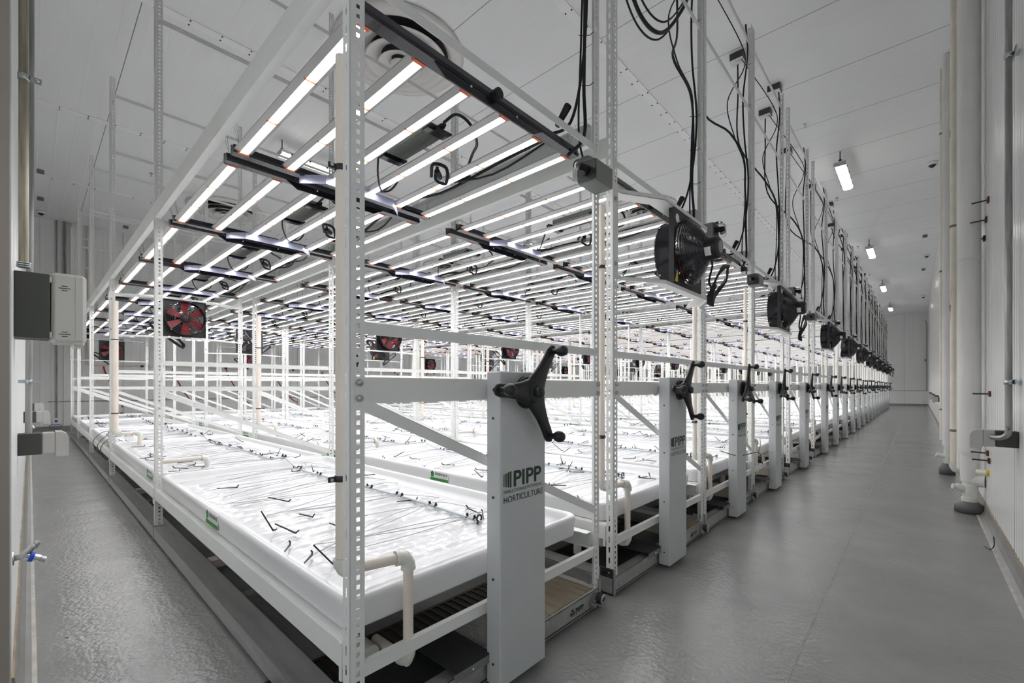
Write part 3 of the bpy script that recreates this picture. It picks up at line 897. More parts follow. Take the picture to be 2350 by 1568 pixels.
cab.tube(bez([(-0.82, -0.02, 0.10), (-0.9, 0.02, 0.02), (-1.0, 0.1, -0.02), (-1.05, 0.17, 0.03), (-1.0, 0.22, 0.09), (-1.08, 0.2, 0.03), (-1.2, 0.12, 0.05)], 6), 0.0055, M['rubber'], 6)
cab.tube(bez([(-0.66, 0.24, 0.05), (-0.70, 0.26, 0.0), (-0.66, 0.3, -0.02), (-0.62, 0.27, 0.04), (-0.67, 0.22, 0.06), (-0.74, 0.26, 0.03)], 6), 0.009, M['rubber'], 6)
cab.tube([(-0.665, 0.24, 0.03), (-0.70, 0.29, 0.02)], 0.016, M['black'], 6)
CABm = cab.mesh('power_cord')
wire = MB()
for x in (-0.02, -1.2):
    for s in (-1, 1):
        wire.tube([(x, s * 0.565, 0.045), (x - 0.02, s * 0.59, 0.16)], 0.0007, M['dark'], 4)
        wire.tube([(x, s * 0.565, 0.045), (x + 0.03, s * 0.59, 0.16)], 0.0007, M['dark'], 4)
WIm = wire.mesh('hanging_wire')

def make_light(near):
    L = empty('grow_light', (0, 0, 0))
    put('crossbar', CBnm, L, (0, 0, 0.0)); put('crossbar', CBfm, L, (-1.215, 0, 0.0), 0)
    put('hanger_plate', PLm, L, (-1.215 + 0.03, 0.03, -0.006))
    for k in range(6):
        y = -0.55 + 0.22 * k
        if near:
            b = put('led_bar', BARm, L, (-0.025, y, 0.004))
            put('light_strip', LENm, b); put('orange_clip', CLIm, b)
        else:
            put('led_bar', BARF, L, (-0.025, y, 0.004))
    put('driver', DRm, L, (-0.62, 0.05, 0.085)); put('power_cord', CABm, L); put('hanging_wire', WIm, L)
    return L
LN = make_light(True); LF = make_light(False)
STARTS = [XF - 0.10 - 1.332 * k for k in range(9)]
firstn = firstf = True
for ri in range(21):
    for k, x in enumerate(STARTS):
        if ri < 2:
            o = LN if firstn else copy_tree(LN); firstn = False
        else:
            o = LF if firstf else copy_tree(LF); firstf = False
        o.location = (x, CY[ri], LZ)
        pos = 'closest to crank end' if k == 0 else ('closest to back wall' if k == 8 else '%s from crank end' % ORD[k])
        tag(o, 'lit six-bar grow light, %s, %s' % (RN[ri], pos), 'light', 'grow lights over the racks')
# long black power cable along every rack above the lights
pc = MB()
for j in range(2):
    P = []
    x = XF - 0.15
    k = 0
    while x > ROWS[5]:
        P.append((x, 0.46 + 0.05 * math.sin(k * 1.7 + j) , LZ + 0.075 + 0.035 * math.sin(k * 2.3 + j * 2) - (0.01 if j else 0)))
        x -= 0.42; k += 1
    pc.tube(bez(P, 4), 0.009 if j == 0 else 0.006, M['rubber'], 6)
for k in range(9): pc.sphere((XF - 0.8 - 1.33 * k, 0.47, LZ + 0.075), 0.022, M['rubber'], 8, (2.6, 1, 0.9))
PCm = pc.mesh('power_cable')
for ri in range(21):
    tag(put('power_cable', PCm, None, (0, CY[ri], 0)), 'black power cable strung above grow lights, %s' % RN[ri], 'cable', 'power cables above the lights')

# ------------------------------------------------------------------ PVC irrigation risers
def elbow(mb, c, d1, d2, r=0.0225, L=0.036, m=None):
    m = m or M['fit']
    c = Vector(c); d1 = Vector(d1); d2 = Vector(d2)
    mb.tube([c + d1 * L, c + d1 * L * 0.55, c + (d1 + d2) * L * 0.18, c + d2 * L * 0.55, c + d2 * L], r, m, 14)
    mb.tube([c + d1 * L, c + d1 * L * 0.7], r * 1.06, m, 14); mb.tube([c + d2 * L, c + d2 * L * 0.7], r * 1.06, m, 14)
def riser_mesh(front):
    mb = MB(); fts = [MB(), MB(), MB()]; cls = []
    r = 0.0165
    ax, ay = -1.25, -0.646
    mb.tube([(ax, ay, 2.07), (ax, ay, 0.59)], r, M['pvc'], 16)
    bx_, by = -1.205, -0.445
    d = Vector((bx_ - ax, by - ay, 0)); d.normalize()
    mb.tube([(ax, ay, 0.556), (bx_, by, 0.556)], r, M['pvc'], 16)
    mb.tube([(bx_, by, 0.54), (bx_, by, 0.235)], r, M['pvc'], 16)
    mb.tube([(bx_, by, 0.218), (bx_ - 0.2, by, 0.212)], r, M['pvc'], 16)
    elbow(fts[0], (ax, ay, 0.556), (0, 0, 1), d, L=0.04); elbow(fts[1], (bx_, by, 0.556), -d, (0, 0, -1), L=0.042)
    elbow(fts[2], (bx_, by, 0.218), (0, 0, 1), (-1, 0, 0), L=0.044)
    for z in (1.74, 0.83):
        cl = MB(); cls.append(cl)
        cl.lathe([(r + 0.001, -0.009), (r + 0.004, -0.007), (r + 0.004, 0.007), (r + 0.001, 0.009)], (ax, ay, z), 'z', M['dark'], 16)
        cl.box(ax - 0.002, ax + 0.004, ay - 0.04, ay - r, z - 0.008, z + 0.008, M['dark'], 0.001)
        cl.cyl((ax, ay - 0.032, z), 'x', 0.005, 0.0, 0.009, M['zinc'], 8)
    return mb.mesh('pipe'), [q.mesh('elbow') for q in fts], [q.mesh('pipe_clamp') for q in cls]
RP = riser_mesh(True)
mb = MB().tube([(0, 0, 2.05), (0, 0, 0.60)], 0.030, M['pvc'], 18).tube([(0, 0.02, 0.57), (0.02, 0.20, 0.57)], 0.02, M['pvc'], 14).tube([(0.02, 0.21, 0.56), (0.02, 0.21, 0.43)], 0.02, M['pvc'], 14)
BPm = mb.mesh('pipe')
e1 = MB(); elbow(e1, (0, 0, 0.575), (0, 0, 1), (0.1, 0.995, 0), 0.037, 0.055); e2 = MB(); elbow(e2, (0.02, 0.21, 0.57), (-0.1, -0.995, 0), (0, 0, -1), 0.027, 0.04)
BE = [e1.mesh('elbow'), e2.mesh('elbow')]
BC = []
for z in (1.62, 0.80):
    q = MB().lathe([(0.031, -0.006), (0.034, -0.005), (0.034, 0.005), (0.031, 0.006)], (0, 0, z), 'z', M['dark'], 18).box(-0.004, 0.004, 0.04, 0.075, z - 0.007, z + 0.007, M['dark'])
    BC.append(q.mesh('pipe_clamp'))
for ri in range(21):
    o = empty('irrigation_pipe', (0, CY[ri], 0))
    put('pipe', RP[0], o)
    for q in RP[1]: put('elbow', q, o)
    for q in RP[2]: put('pipe_clamp', q, o)
    tag(o, 'slim cream irrigation riser pipe, %s, at crank end' % RN[ri], 'pipe', 'slim irrigation risers at the crank end')
    o = empty('riser_pipe', (ROWS[2] + 0.10, CY[ri] - HW + 0.035, 0))
    put('pipe', BPm, o)
    for q in BE: put('elbow', q, o)
    for q in BC: put('pipe_clamp', q, o)
    tag(o, 'thick cream riser pipe, %s, at its middle' % RN[ri], 'pipe', 'thick risers in the middle of the racks')
# low drain pipe and tray stubs
dp = MB()
dp.tube([(XF - 0.16, -0.50, 0.21), (ROWS[5] + 0.3, -0.50, 0.21)], 0.03, M['fit'], 14)
for k in range(5):
    x = ROWS[k] - 0.33
    dp.tube([(x, -0.50, 0.17), (x, -0.50, 0.34)], 0.026, M['fit'], 14)
    dp.tube([(x - 0.06, -0.50, 0.21), (x + 0.06, -0.50, 0.21)], 0.037, M['fit'], 14)
    dp.tube([(x, -0.50, 0.21), (x, -0.50, 0.10)], 0.024, M['pvc'], 14)
DPm = dp.mesh('drain_pipe')
for ri in range(21):
    tag(put('drain_pipe', DPm, None, (0, CY[ri], 0)), 'off-white drain pipe beneath trays of %s' % RN[ri], 'pipe', 'drain pipes under the trays')
st = MB()
st.tube([(-4.06, -0.62, 0.55), (-4.04, -0.36, 0.55)], 0.0165, M['pvc'], 12)
elbow(st, (-4.04, -0.34, 0.55), (0, -1, 0), (0, 0, -1)); st.tube([(-4.04, -0.34, 0.53), (-4.04, -0.34, 0.478)], 0.0165, M['pvc'], 12)
STm = st.mesh('pipe_stub')
for ri in range(6):
    tag(put('pipe_stub', STm, None, (0, CY[ri], 0)), 'short cream pipe stub between first two trays of %s' % RN[ri], 'pipe', 'pipe stubs between trays')

# ------------------------------------------------------------------ circulation fans
def fan_parts():
    P = {}
    R = 0.197; S = 0.218
    fr = MB()
    n = 40
    ci = [(R * math.cos(2 * PI * k / n), R * math.sin(2 * PI * k / n)) for k in range(n)]
    def sq(k):
        a = 2 * PI * k / n; c_, s_ = math.cos(a), math.sin(a); m_ = max(abs(c_), abs(s_)); return (S * c_ / m_, S * s_ / m_)
    so = [sq(k) for k in range(n)]
    vs = []
    for x in (0.0, -0.03):
        for a, b in ci: vs.append((x, a, b))
        for a, b in so: vs.append((x, a, b))
    fs = []
    for k in range(n):
        k2 = (k + 1) % n
        fs.append((k, k2, n + k2, n + k)); fs.append((n + k, n + k2, 3 * n + k2, 3 * n + k))
    fr.add(vs, fs, M['black'])
    fr.add([(-0.004, *p) for p in ci] + [(-0.004, *p) for p in so], [(k, (k + 1) % n, n + (k + 1) % n, n + k) for k in range(n)], M['black'])
    fr.lathe([(R, 0.0), (R, -0.125), (R + 0.006, -0.128), (R + 0.006, -0.122)], (0, 0, 0), 'x', M['blackgloss'], 40)
    for a in (45, 135, 225, 315):
        y, z = 0.215 * math.cos(math.radians(a)), 0.215 * math.sin(math.radians(a))
        fr.sphere((0.003, y, z), 0.007, M['zinc'], 8)
        y, z = (R + 0.004) * math.cos(math.radians(a)), (R + 0.004) * math.sin(math.radians(a))
        fr.sphere((-0.115, y, z), 0.007, M['zinc'], 8)
    P['frame'] = fr.mesh('frame')
    g = MB()
    for k in range(19):
        t = k / 18; rr = 0.195 - t * 0.122; xx = 0.012 + 0.10 * (t ** 0.75)
        g.tube([(xx, rr * math.cos(2 * PI * j / 32), rr * math.sin(2 * PI * j / 32)) for j in range(32)], 0.0036, M['blackgloss'], 5, closed=True)
    for a in range(4):
        th = PI / 4 + a * PI / 2
        g.tube([(0.012 + 0.10 * ((k / 6) ** 0.75), (0.2 - k / 6 * 0.13) * math.cos(th), (0.2 - k / 6 * 0.13) * math.sin(th)) for k in range(7)], 0.0035, M['blackgloss'], 5)
    for k in range(8):
        rr = 0.06 + k * 0.019
        g.tube([(-0.128, rr * math.cos(2 * PI * j / 32), rr * math.sin(2 * PI * j / 32)) for j in range(32)], 0.0018, M['blackgloss'], 5, closed=True)
    for a in range(4):
        th = PI / 4 + a * PI / 2
        g.tube([(-0.128, 0.05 * math.cos(th), 0.05 * math.sin(th)), (-0.128, 0.2 * math.cos(th), 0.2 * math.sin(th))], 0.0025, M['blackgloss'], 5)
    P['guard'] = g.mesh('wire_guard')
    b = MB()
    for k in range(6):
        th = k * PI / 3 + 0.5
        vs = []
        for r_, hw_, tw in ((0.05, 0.022, 0.5), (0.11, 0.036, 0.42), (0.16, 0.046, 0.36), (0.188, 0.05, 0.32)):
            for s in (-1, 1):
                for t in (-0.0015, 0.0015):
                    q = s * hw_; y = r_; z = q * math.cos(tw); x = -0.06 + q * math.sin(tw) + t
                    vs.append((x, y * math.cos(th) - z * math.sin(th), y * math.sin(th) + z * math.cos(th)))
        fs = []
        for i in range(3):
            a = i * 4; c_ = a + 4
            fs += [(a, a + 2, c_ + 2, c_), (a + 1, c_ + 1, c_ + 3, a + 3), (a, c_, c_ + 1, a + 1), (a + 2, a + 3, c_ + 3, c_ + 2)]
        fs += [(12, 14, 15, 13)]
        b.add(vs, fs, M['red'])
    P['blades'] = b.mesh('blades')
    m = MB()
    m.lathe([(0.0001, 0.186), (0.05, 0.186), (0.062, 0.178), (0.066, 0.165), (0.066, 0.10), (0.07, 0.098), (0.07, 0.09), (0.05, 0.085), (0.05, -0.10), (0.045, -0.112), (0.0001, -0.113)], (0, 0, 0), 'x', M['black'], 28)
    P['motor'] = m.mesh('motor')
    l = MB().lathe([(0.0001, 0.1872), (0.036, 0.1872), (0.036, 0.186)], (0, 0, 0), 'x', M['driver'], 20)
    P['st1'] = l.mesh('motor_badge')
    l = MB(); l.T = Matrix.Rotation(math.radians(-20), 4, 'X')
    r_ = 0.0668
    vs = []
    for k in range(6):
        a0 = math.radians(205 + k * 9)
        vs += [(0.115, r_ * math.cos(a0), r_ * math.sin(a0)), (0.15, r_ * math.cos(a0), r_ * math.sin(a0))]
    l.add(vs, [(2 * k, 2 * k + 1, 2 * k + 3, 2 * k + 2) for k in range(5)], M['sticker'])
    P['st2'] = l.mesh('rating_label')
    P['st3'] = MB().lathe([(0.0001, 0.0), (0.026, 0.0)], (0.002, -0.172, 0.165), 'x', M['sticker'], 18).mesh('round_sticker')
    l = MB().add([(0.0015, -0.205, -0.135), (0.0015, -0.165, -0.135), (0.0015, -0.165, -0.205), (0.0015, -0.205, -0.205), (0.0015, -0.187, -0.165)], [(0, 1, 4)], M['bluest'])
    l.add([(0.0015, -0.205, -0.135), (0.0015, -0.165, -0.135), (0.0015, -0.165, -0.205), (0.0015, -0.205, -0.205), (0.0015, -0.187, -0.165)], [(1, 2, 4), (2, 3, 4)], M['yellow'])
    P['st4'] = l.mesh('warning_sticker')
    c_ = MB()
    c_.tube(bez([(0.13, 0.02, -0.065), (0.13, 0.03, -0.10), (0.125, 0.0, -0.17), (0.13, -0.02, -0.21), (0.13, 0.05, -0.24), (0.13, 0.10, -0.2)], 6), 0.0065, M['rubber'], 6)
    for j in range(4):
        o = j * 0.008
        c_.tube(bez([(0.125 + o * 0.7, -0.03 + o, -0.29), (0.13, 0.09 + o, -0.17 + o), (0.125 + o, 0.25 + o, -0.05), (0.135, 0.31 - o, -0.085), (0.13 + o, 0.23 - o, -0.16), (0.125, 0.09, -0.25 - o), (0.125 + o, -0.02, -0.33 - o * 0.6), (0.125 + o * 0.7, -0.03 + o, -0.29)], 6), 0.0066, M['rubber'], 6)
    P['cord'] = c_.mesh('coiled_cord')
    br = MB()
    for z, s in ((0.222, 1), (-0.222, -1)):
        # from fan plate sideways and back to both uprights
        pts_ = [(-0.03 - 0.11, -0.615), (-0.03 - 0.11, -0.575), (0.0, -0.33), (0.0, 0.33), (-0.03 - 0.11, 0.575), (-0.03 - 0.11, 0.615)]
        for (xa, ya), (xb, yb) in zip(pts_[:-1], pts_[1:]):
            for zz0, zz1, d in ((0, 0.003, 0.095), ):
                vs = [(xa, ya, z + s * zz0), (xb, yb, z + s * zz0), (xb - d, yb, z + s * zz0), (xa - d, ya, z + s * zz0),
                      (xa, ya, z + s * zz1), (xb, yb, z + s * zz1), (xb - d, yb, z + s * zz1), (xa - d, ya, z + s * zz1)]
                br.add(vs, [(0, 1, 2, 3), (4, 5, 6, 7), (0, 1, 5, 4), (2, 3, 7, 6), (0, 3, 7, 4), (1, 2, 6, 5)], M['paint'])
            vs = [(xa, ya, z), (xb, yb, z), (xb, yb, z + s * 0.022), (xa, ya, z + s * 0.022), (xa - 0.003, ya, z), (xb - 0.003, yb, z), (xb - 0.003, yb, z + s * 0.022), (xa - 0.003, ya, z + s * 0.022)]
            br.add(vs, [(0, 1, 2, 3), (4, 5, 6, 7), (0, 1, 5, 4), (2, 3, 7, 6), (0, 3, 7, 4), (1, 2, 6, 5)], M['paint'])
    for s in (-1, 1):
        br.box(-0.142, -0.138, s * 0.612, s * 0.668, -0.25, 0.25, M['paint'], 0.0)
        for z in (-0.17, 0.17): bolt(br, (-0.138, s * 0.645, z))
    P['bracket'] = br.mesh('fan_bracket')
    return P
FP = fan_parts()
def make_fan(front):
    o = empty('circulation_fan')
    put('fan_bracket', FP['bracket'], o)
    rz = 0 if front else PI
    for k in ('frame', 'guard', 'blades', 'motor', 'st1', 'st2', 'st3', 'st4', 'cord'):
        nm = {'guard': 'wire_guard', 'cord': 'coiled_cord', 'st1': 'motor_badge', 'st2': 'rating_label', 'st3': 'round_sticker', 'st4': 'warning_sticker'}.get(k, k)
        put(nm, FP[k], o, (0, 0, 0) if front else (-0.03, 0, 0), rz)
    return o
FA = make_fan(True); FB = make_fan(False)
ua = ub = False
for ri in range(21):
    if ri % 2: places = ((XF + 0.142, 'at crank end'), (ROWS[3] + 0.142, 'over rear half'))
    else: places = ((ROWS[2] + 0.142, 'over middle'), (ROWS[5] + 0.142, 'at back wall'))
    for x, w in places:
        if ri % 2:
            o = copy_tree(FA) if ua else FA; ua = True
        else:
            o = copy_tree(FB) if ub else FB; ub = True
        o.location = (x, CY[ri], 1.915)
        tag(o, 'black fan %s, %s, %s' % ('with motor facing aisle' if ri % 2 else 'with red blades', RN[ri], w), 'fan', 'circulation fans on the racks')

# ------------------------------------------------------------------ weatherproof receptacles with clear bubble covers
rc = MB().box(-0.05, 0.05, -0.075, 0.075, -0.062, 0.038, M['greybox'], 0.006).box(-0.045, 0.045, 0.0, 0.001, -0.056, 0.031, M['dark'])
RCm = rc.mesh('receptacle_box')
cv = MB()
ringsv = []
for k, (d, sc_) in enumerate(((0.0, 1.0), (0.03, 1.0), (0.05, 0.93), (0.062, 0.75), (0.066, 0.3))):
    pts_ = rrect(-0.052 * sc_, 0.052 * sc_, -0.05 * sc_, 0.05 * sc_, 0.024 * sc_, 4)
    ringsv.append([(p[0], -0.07 - d, p[1] - 0.012) for p in pts_])
n = len(ringsv[0])
cv.add([p for r_ in ringsv for p in r_], [(i * n + j, i * n + (j + 1) % n, (i + 1) * n + (j + 1) % n, (i + 1) * n + j) for i in range(4) for j in range(n)], M['clear'], True)
cv.add(ringsv[-1], [list(range(n))], M['clear'], True)
CVm = cv.mesh('clear_cover')
pl = MB().box(-0.046, 0.046, -0.079, -0.0755, -0.055, 0.032, M['darkbox']).tube([(0, -0.07, -0.01), (0, -0.115, -0.01), (0, -0.12, -0.035)], 0.02, M['black'], 10).mesh('plug')
for ri in range(21):
    if ri % 2:   # beside the fan, cover turned to the aisle
        o = empty('outlet_box', (XF + 0.07, CY[ri] + HW - 0.17, 2.19)); o.rotation_euler = (0, 0, PI / 2)
    else:
        o = empty('outlet_box', (XF + 0.055, CY[ri] + HW - 0.12, 2.10))
    put('receptacle_box', RCm, o); put('clear_cover', CVm, o); put('plug', pl, o)
    tag(o, 'grey outlet box with clear bubble cover, %s' % RN[ri], 'outlet', 'outlet boxes at the crank ends')

# ------------------------------------------------------------------ ceiling junction boxes and drop cables
jb = MB().box(-0.075, 0.075, -0.075, 0.075, -0.085, 0.0, M['darkbox'], 0.004).box(-0.07, 0.07, -0.07, 0.07, -0.089, -0.085, M['white'])
jb.cyl((0, 0, 0), 'z', 0.035, -0.10, -0.085, M['white'], 16)
JBm = jb.mesh('junction_box')
rj = random.Random(5)
for ri in range(21):
    c0 = CY[ri]
    jy = c0 + 0.62 + rj.uniform(-0.1, 0.1) if ri > 1 else c0 + 0.9
    jx = -1.62 + (0.14 if ri % 2 else 0)
    if ri in (3, 4, 5): jx, jy = ((-1.66, 5.99), (-1.69, 7.49), (-1.69, 8.96))[ri - 3]
    tag(put('junction_box', JBm, None, (jx, jy, ZC)), 'small grey ceiling junction box feeding %s' % RN[ri], 'junction box', 'junction boxes on the ceiling')
    px_, py_ = XF - 0.05, c0 + HW - 0.055
    mb = MB()
    nst = 3 if ri < 7 else 2
    for j in range(nst):
        o = 0.02 * j
        topz = ZC - 0.12
        if j == 0:
            P = [(jx, jy, topz), (jx, jy, topz - 0.35), (jx + 0.03, jy - 0.05, 4.1 - 0.1 * (ri % 3)), (px_ - 0.12, py_ - 0.10, 3.55), (px_ - 0.02, py_, 3.3), (px_, py_, 3.0), (px_, py_, 2.6), (px_ + 0.01, py_ - 0.02, 2.34), (px_ - 0.02, py_ - 0.10, 2.22)]
        elif j == 1:
            P = [(px_ + 0.0, py_ + 0.012, TOP + 0.02), (px_ + 0.012, py_ + 0.012, 4.3), (px_ - 0.02, py_ + 0.01, 3.9), (px_, py_ - 0.012, 3.5), (px_ + 0.012, py_ + 0.01, 3.1), (px_ - 0.004, py_, 2.7), (px_ - 0.06, py_ - 0.05, 2.42), (px_ - 0.14, py_ - 0.12, 2.36)]
        else:
            P = [(jx + 0.04, jy - 0.03, topz + 0.05), (jx + 0.10, jy, topz - 0.06), (px_ - 0.06, py_ + 0.04, TOP - 0.1), (px_ - 0.015, py_ + 0.014, 4.2), (px_ - 0.10, py_ - 0.22, 3.78), (px_ - 0.05, py_ - 0.16, 3.45), (px_ - 0.012, py_ - 0.016, 3.25), (px_ - 0.012, py_, 2.9), (px_ - 0.03, py_, 2.4), (px_ + 0.02, py_ - 0.03, 2.17)]
        if ri >= 7:
            yy = py_ + (0.0 if j == 0 else 0.05)
            P = [(px_ - 0.10, yy - 0.02, TOP - 0.3), (px_ - 0.05, yy, TOP + 0.03), (px_ + 0.005, yy, TOP - 0.1), (px_, yy, 3.9), (px_, yy, 3.2), (px_, yy, 2.6), (px_ + 0.03, yy - 0.03, 2.28)] if j == 0 else [(jx, jy, topz + 0.03), (jx + 0.08, jy, topz - 0.3), (px_ + 0.01, yy, 4.1), (px_ + 0.0, yy - 0.02, 3.4), (px_ + 0.015, yy, 2.7), (px_ + 0.02, yy - 0.05, 2.3)]
        P = [(p[0] + rj.uniform(-.008, .008), p[1] + rj.uniform(-.008, .008), p[2]) for p in P]
        mb.tube(bez(P, 6), (0.009, 0.0075, 0.005)[j], M['rubber'], 6)
    # inline connector
    mb.tube([(px_ - 0.10, py_ - 0.09, 2.40), (px_ - 0.06, py_ - 0.055, 2.50)], [0.014, 0.02], M['rubber'], 8)
    for z in (4.2, 3.8, 3.1, 2.85, 2.6): mb.tube([(px_ - 0.02, py_ - 0.02, z), (px_ + 0.02, py_ + 0.016, z), (px_ + 0.045, py_ + 0.02, z + 0.01)], 0.0022, M['rubber'], 4)
    tag(mb.obj('drop_cable'), 'black drop cables tied down end upright, %s' % RN[ri], 'cable', 'drop cables down the crank end uprights')
tag(put('junction_box', JBm, None, (-1.46, 6.97, ZC)), 'small grey ceiling junction box closest to the aisle side', 'junction box', 'junction boxes on the ceiling')
# hanging loop of slack cable between first racks
mb = MB()
for r_, dz, dx in ((0.012, 0, 0), (0.006, 0.06, 0.02), (0.006, -0.03, -0.03)):
    mb.tube(bez([(-1.22, 2.15, 3.95 + dz), (-1.25 + dx, 2.28, 3.62 + dz), (-1.25 + dx, 2.5, 3.38 + dz), (-1.24 + dx, 2.8, 3.42 + dz), (-1.22 + dx, 3.1, 3.75 + dz), (-1.21, 3.34, 4.15 + dz)], 8), r_, M['rubber'], 8)
tag(mb.obj('slack_cable'), 'drooping loop of slack black cable high above the second rack', 'cable')

# ------------------------------------------------------------------ round ceiling diffusers
def diffuser():
    o = empty('air_diffuser')
    mb = MB()
    mb.lathe([(0.60, -0.004), (0.78, -0.006), (0.785, -0.02), (0.72, -0.045), (0.64, -0.05), (0.59, -0.02), (0.59, 0.0)], (0, 0, 0), 'z', M['diff'], 56)
    mb.obj('outer_ring', o)
    MB().lathe([(0.0001, -0.002), (0.60, -0.002)], (0, 0, 0), 'z', M['duct'], 40).obj('duct_opening', o)
    for r0, r1, z in ((0.42, 0.575, -0.06), (0.26, 0.425, -0.09), (0.12, 0.265, -0.115)):
        m2 = MB()
        m2.lathe([(r0 * 0.86, z + 0.045), (r0, z + 0.015), (r1 * 0.9, z - 0.03), (r1, z - 0.05), (r1 * 1.0, z - 0.042), (r1 * 0.88, z - 0.018), (r0 * 1.0, z + 0.025)], (0, 0, 0), 'z', M['diff'], 48)
        m2.obj('cone_ring', o)
    MB().lathe([(0.0001, -0.17), (0.06, -0.168), (0.115, -0.155), (0.12, -0.145), (0.07, -0.13), (0.03, -0.1)], (0, 0, 0), 'z', M['diff'], 36).obj('centre_cone', o)
    m3 = MB()
    for a in range(4):
        th = a * PI / 2 + 0.3
        m3.tube([(0.04 * math.cos(th), 0.04 * math.sin(th), -0.09), (0.58 * math.cos(th), 0.58 * math.sin(th), -0.03)], 0.006, M['dark'], 5)
    m3.obj('cross_brace', o)
    return o
D0 = diffuser(); first = True
names = {0: 'nearest the doorway', 1: 'second row from the doorway', 2: 'third row from the doorway', 3: 'fourth row from the doorway', 4: 'row at the far end'}
for j in range(5):
    for i, x in enumerate((-4.75, -11.95)):
        o = D0 if first else copy_tree(D0); first = False
        o.location = (x, 3.12 + 6.55 * j, ZC)
        tag(o, 'round white stepped ceiling diffuser, %s, %s side' % (names[j], 'back wall' if i else 'right aisle'), 'diffuser', 'round ceiling diffusers')

# ------------------------------------------------------------------ vapour tight ceiling lights
def vapor():
    o = empty('ceiling_light')
    MB().box(-0.085, 0.085, -0.63, 0.63, 0.0, 0.05, M['white'], 0.01).obj('housing', o)
    MB().prism([(-0.08, 0.0), (-0.07, -0.035), (-0.04, -0.05), (0.04, -0.05), (0.07, -0.035), (0.08, 0.0)], 'y', -0.61, 0.61, M['tube']).obj('lens', o)
    m2 = MB()
    for s in (-1, 1):
        m2.box(-0.088, 0.088, s * 0.61, s * 0.635, -0.035, 0.035, M['lightbox'], 0.006)
        for k in (-0.45, -0.15, 0.15, 0.45): m2.box(s * 0.083, s * 0.092, k - 0.014, k + 0.014, -0.014, 0.018, M['dark'])
    m2.obj('end_cap', o)
    m3 = MB().tube([(0, -0.58, 0.045), (0, -0.58, 0.24)], 0.008, M['dark'], 8).tube([(0, -0.58, 0.03), (0, -0.58, 0.09)], 0.024, M['dark'], 10)
    m3.tube([(0, 0.5, 0.045), (0, 0.5, 0.24)], 0.004, M['dark'], 6)
    m3.obj('stem_mount', o)
    return o
V0 = vapor(); first = True
pos5 = ['nearest the camera', 'second from the camera', 'third from the camera', 'fourth from the camera', 'at the far end']
for j in range(4):
    o = V0 if first else copy_tree(V0); first = False
    o.location = (-1.01, 10.25 + 6.35 * j, ZC - 0.24)
    tag(o, 'lit white linear ceiling light over the right aisle, %s' % pos5[j], 'light', 'linear ceiling lights over the aisle')
for j in range(5):
    o = copy_tree(V0); o.location = (-7.88, 3.45 + 6.35 * j, ZC - 0.24)
    tag(o, 'lit white linear ceiling light above the middle of the racks, %s' % pos5[j], 'light', 'linear ceiling lights above the racks')

# ------------------------------------------------------------------ dome cameras, sprinklers, spare boxes on ceiling
def domecam():
    o = empty('dome_camera')
    MB().lathe([(0.0001, 0.0), (0.085, 0.0), (0.085, -0.02), (0.078, -0.05), (0.062, -0.058)], (0, 0, 0), 'z', M['white'], 24).obj('housing', o)
    MB().sphere((0, 0, -0.048), 0.05, M['dome'], 16).obj('dome', o)
    return o
K0 = domecam(); first = True
for (x, y, w) in ((-15.3, 0.18, 'in the corner above the left wall conduits'), (0.2, 11.3, 'nearest the camera over the right aisle'), (0.21, 19.1, 'second over the right aisle'), (0.19, 27.7, 'near the far wall over the right aisle')):
    o = K0 if first else copy_tree(K0); first = False
    o.location = (x, y, ZC); tag(o, 'white dome camera on the ceiling, ' + w, 'camera', 'dome cameras')
SJ = MB().box(-0.05, 0.05, -0.05, 0.05, -0.06, 0.0, M['greybox'], 0.004).mesh('ceiling_box')
for (x, y, w) in ((-12.4, 0.14, 'near the left wall, closer one'), (-14.2, 0.16, 'near the left wall, farther one'), (-15.1, 1.68, 'by the back wall'), (0.15, 16.6, 'over the right aisle, nearer one'), (0.15, 21.3, 'over the right aisle, farther one')):
    tag(put('ceiling_box', SJ, None, (x, y, ZC)), 'small grey box on the ceiling ' + w, 'junction box', 'small grey ceiling boxes')
SPm = MB().cyl((0, 0, 0), 'z', 0.035, -0.006, 0.0, M['zinc'], 14).tube([(0, 0, -0.005), (0, 0, -0.05)], 0.008, M['zinc'], 6).cyl((0, 0, 0), 'z', 0.022, -0.056, -0.052, M['zinc'], 12).mesh('sprinkler')
for k, (x, y) in enumerate(((-5.3, 1.47), (-1.31, 8.29), (-1.31, 12.0), (-1.31, 16.6), (-1.31, 21.0), (-11.0, 1.6), (-7.9, 6.3))):
    w = ['above the nearest rack', 'over the right aisle, nearest one', 'over the right aisle, second one', 'over the right aisle, third one', 'over the right aisle, fourth one', 'toward the back wall', 'above the racks past the first ceiling light'][k]
    tag(put('sprinkler', SPm, None, (x, y, ZC)), 'small metal sprinkler head in the ceiling, ' + w, 'sprinkler', 'ceiling sprinklers')

# ------------------------------------------------------------------ left wall things
def strap(mb, p, axis_out, r, along, m):
    pass
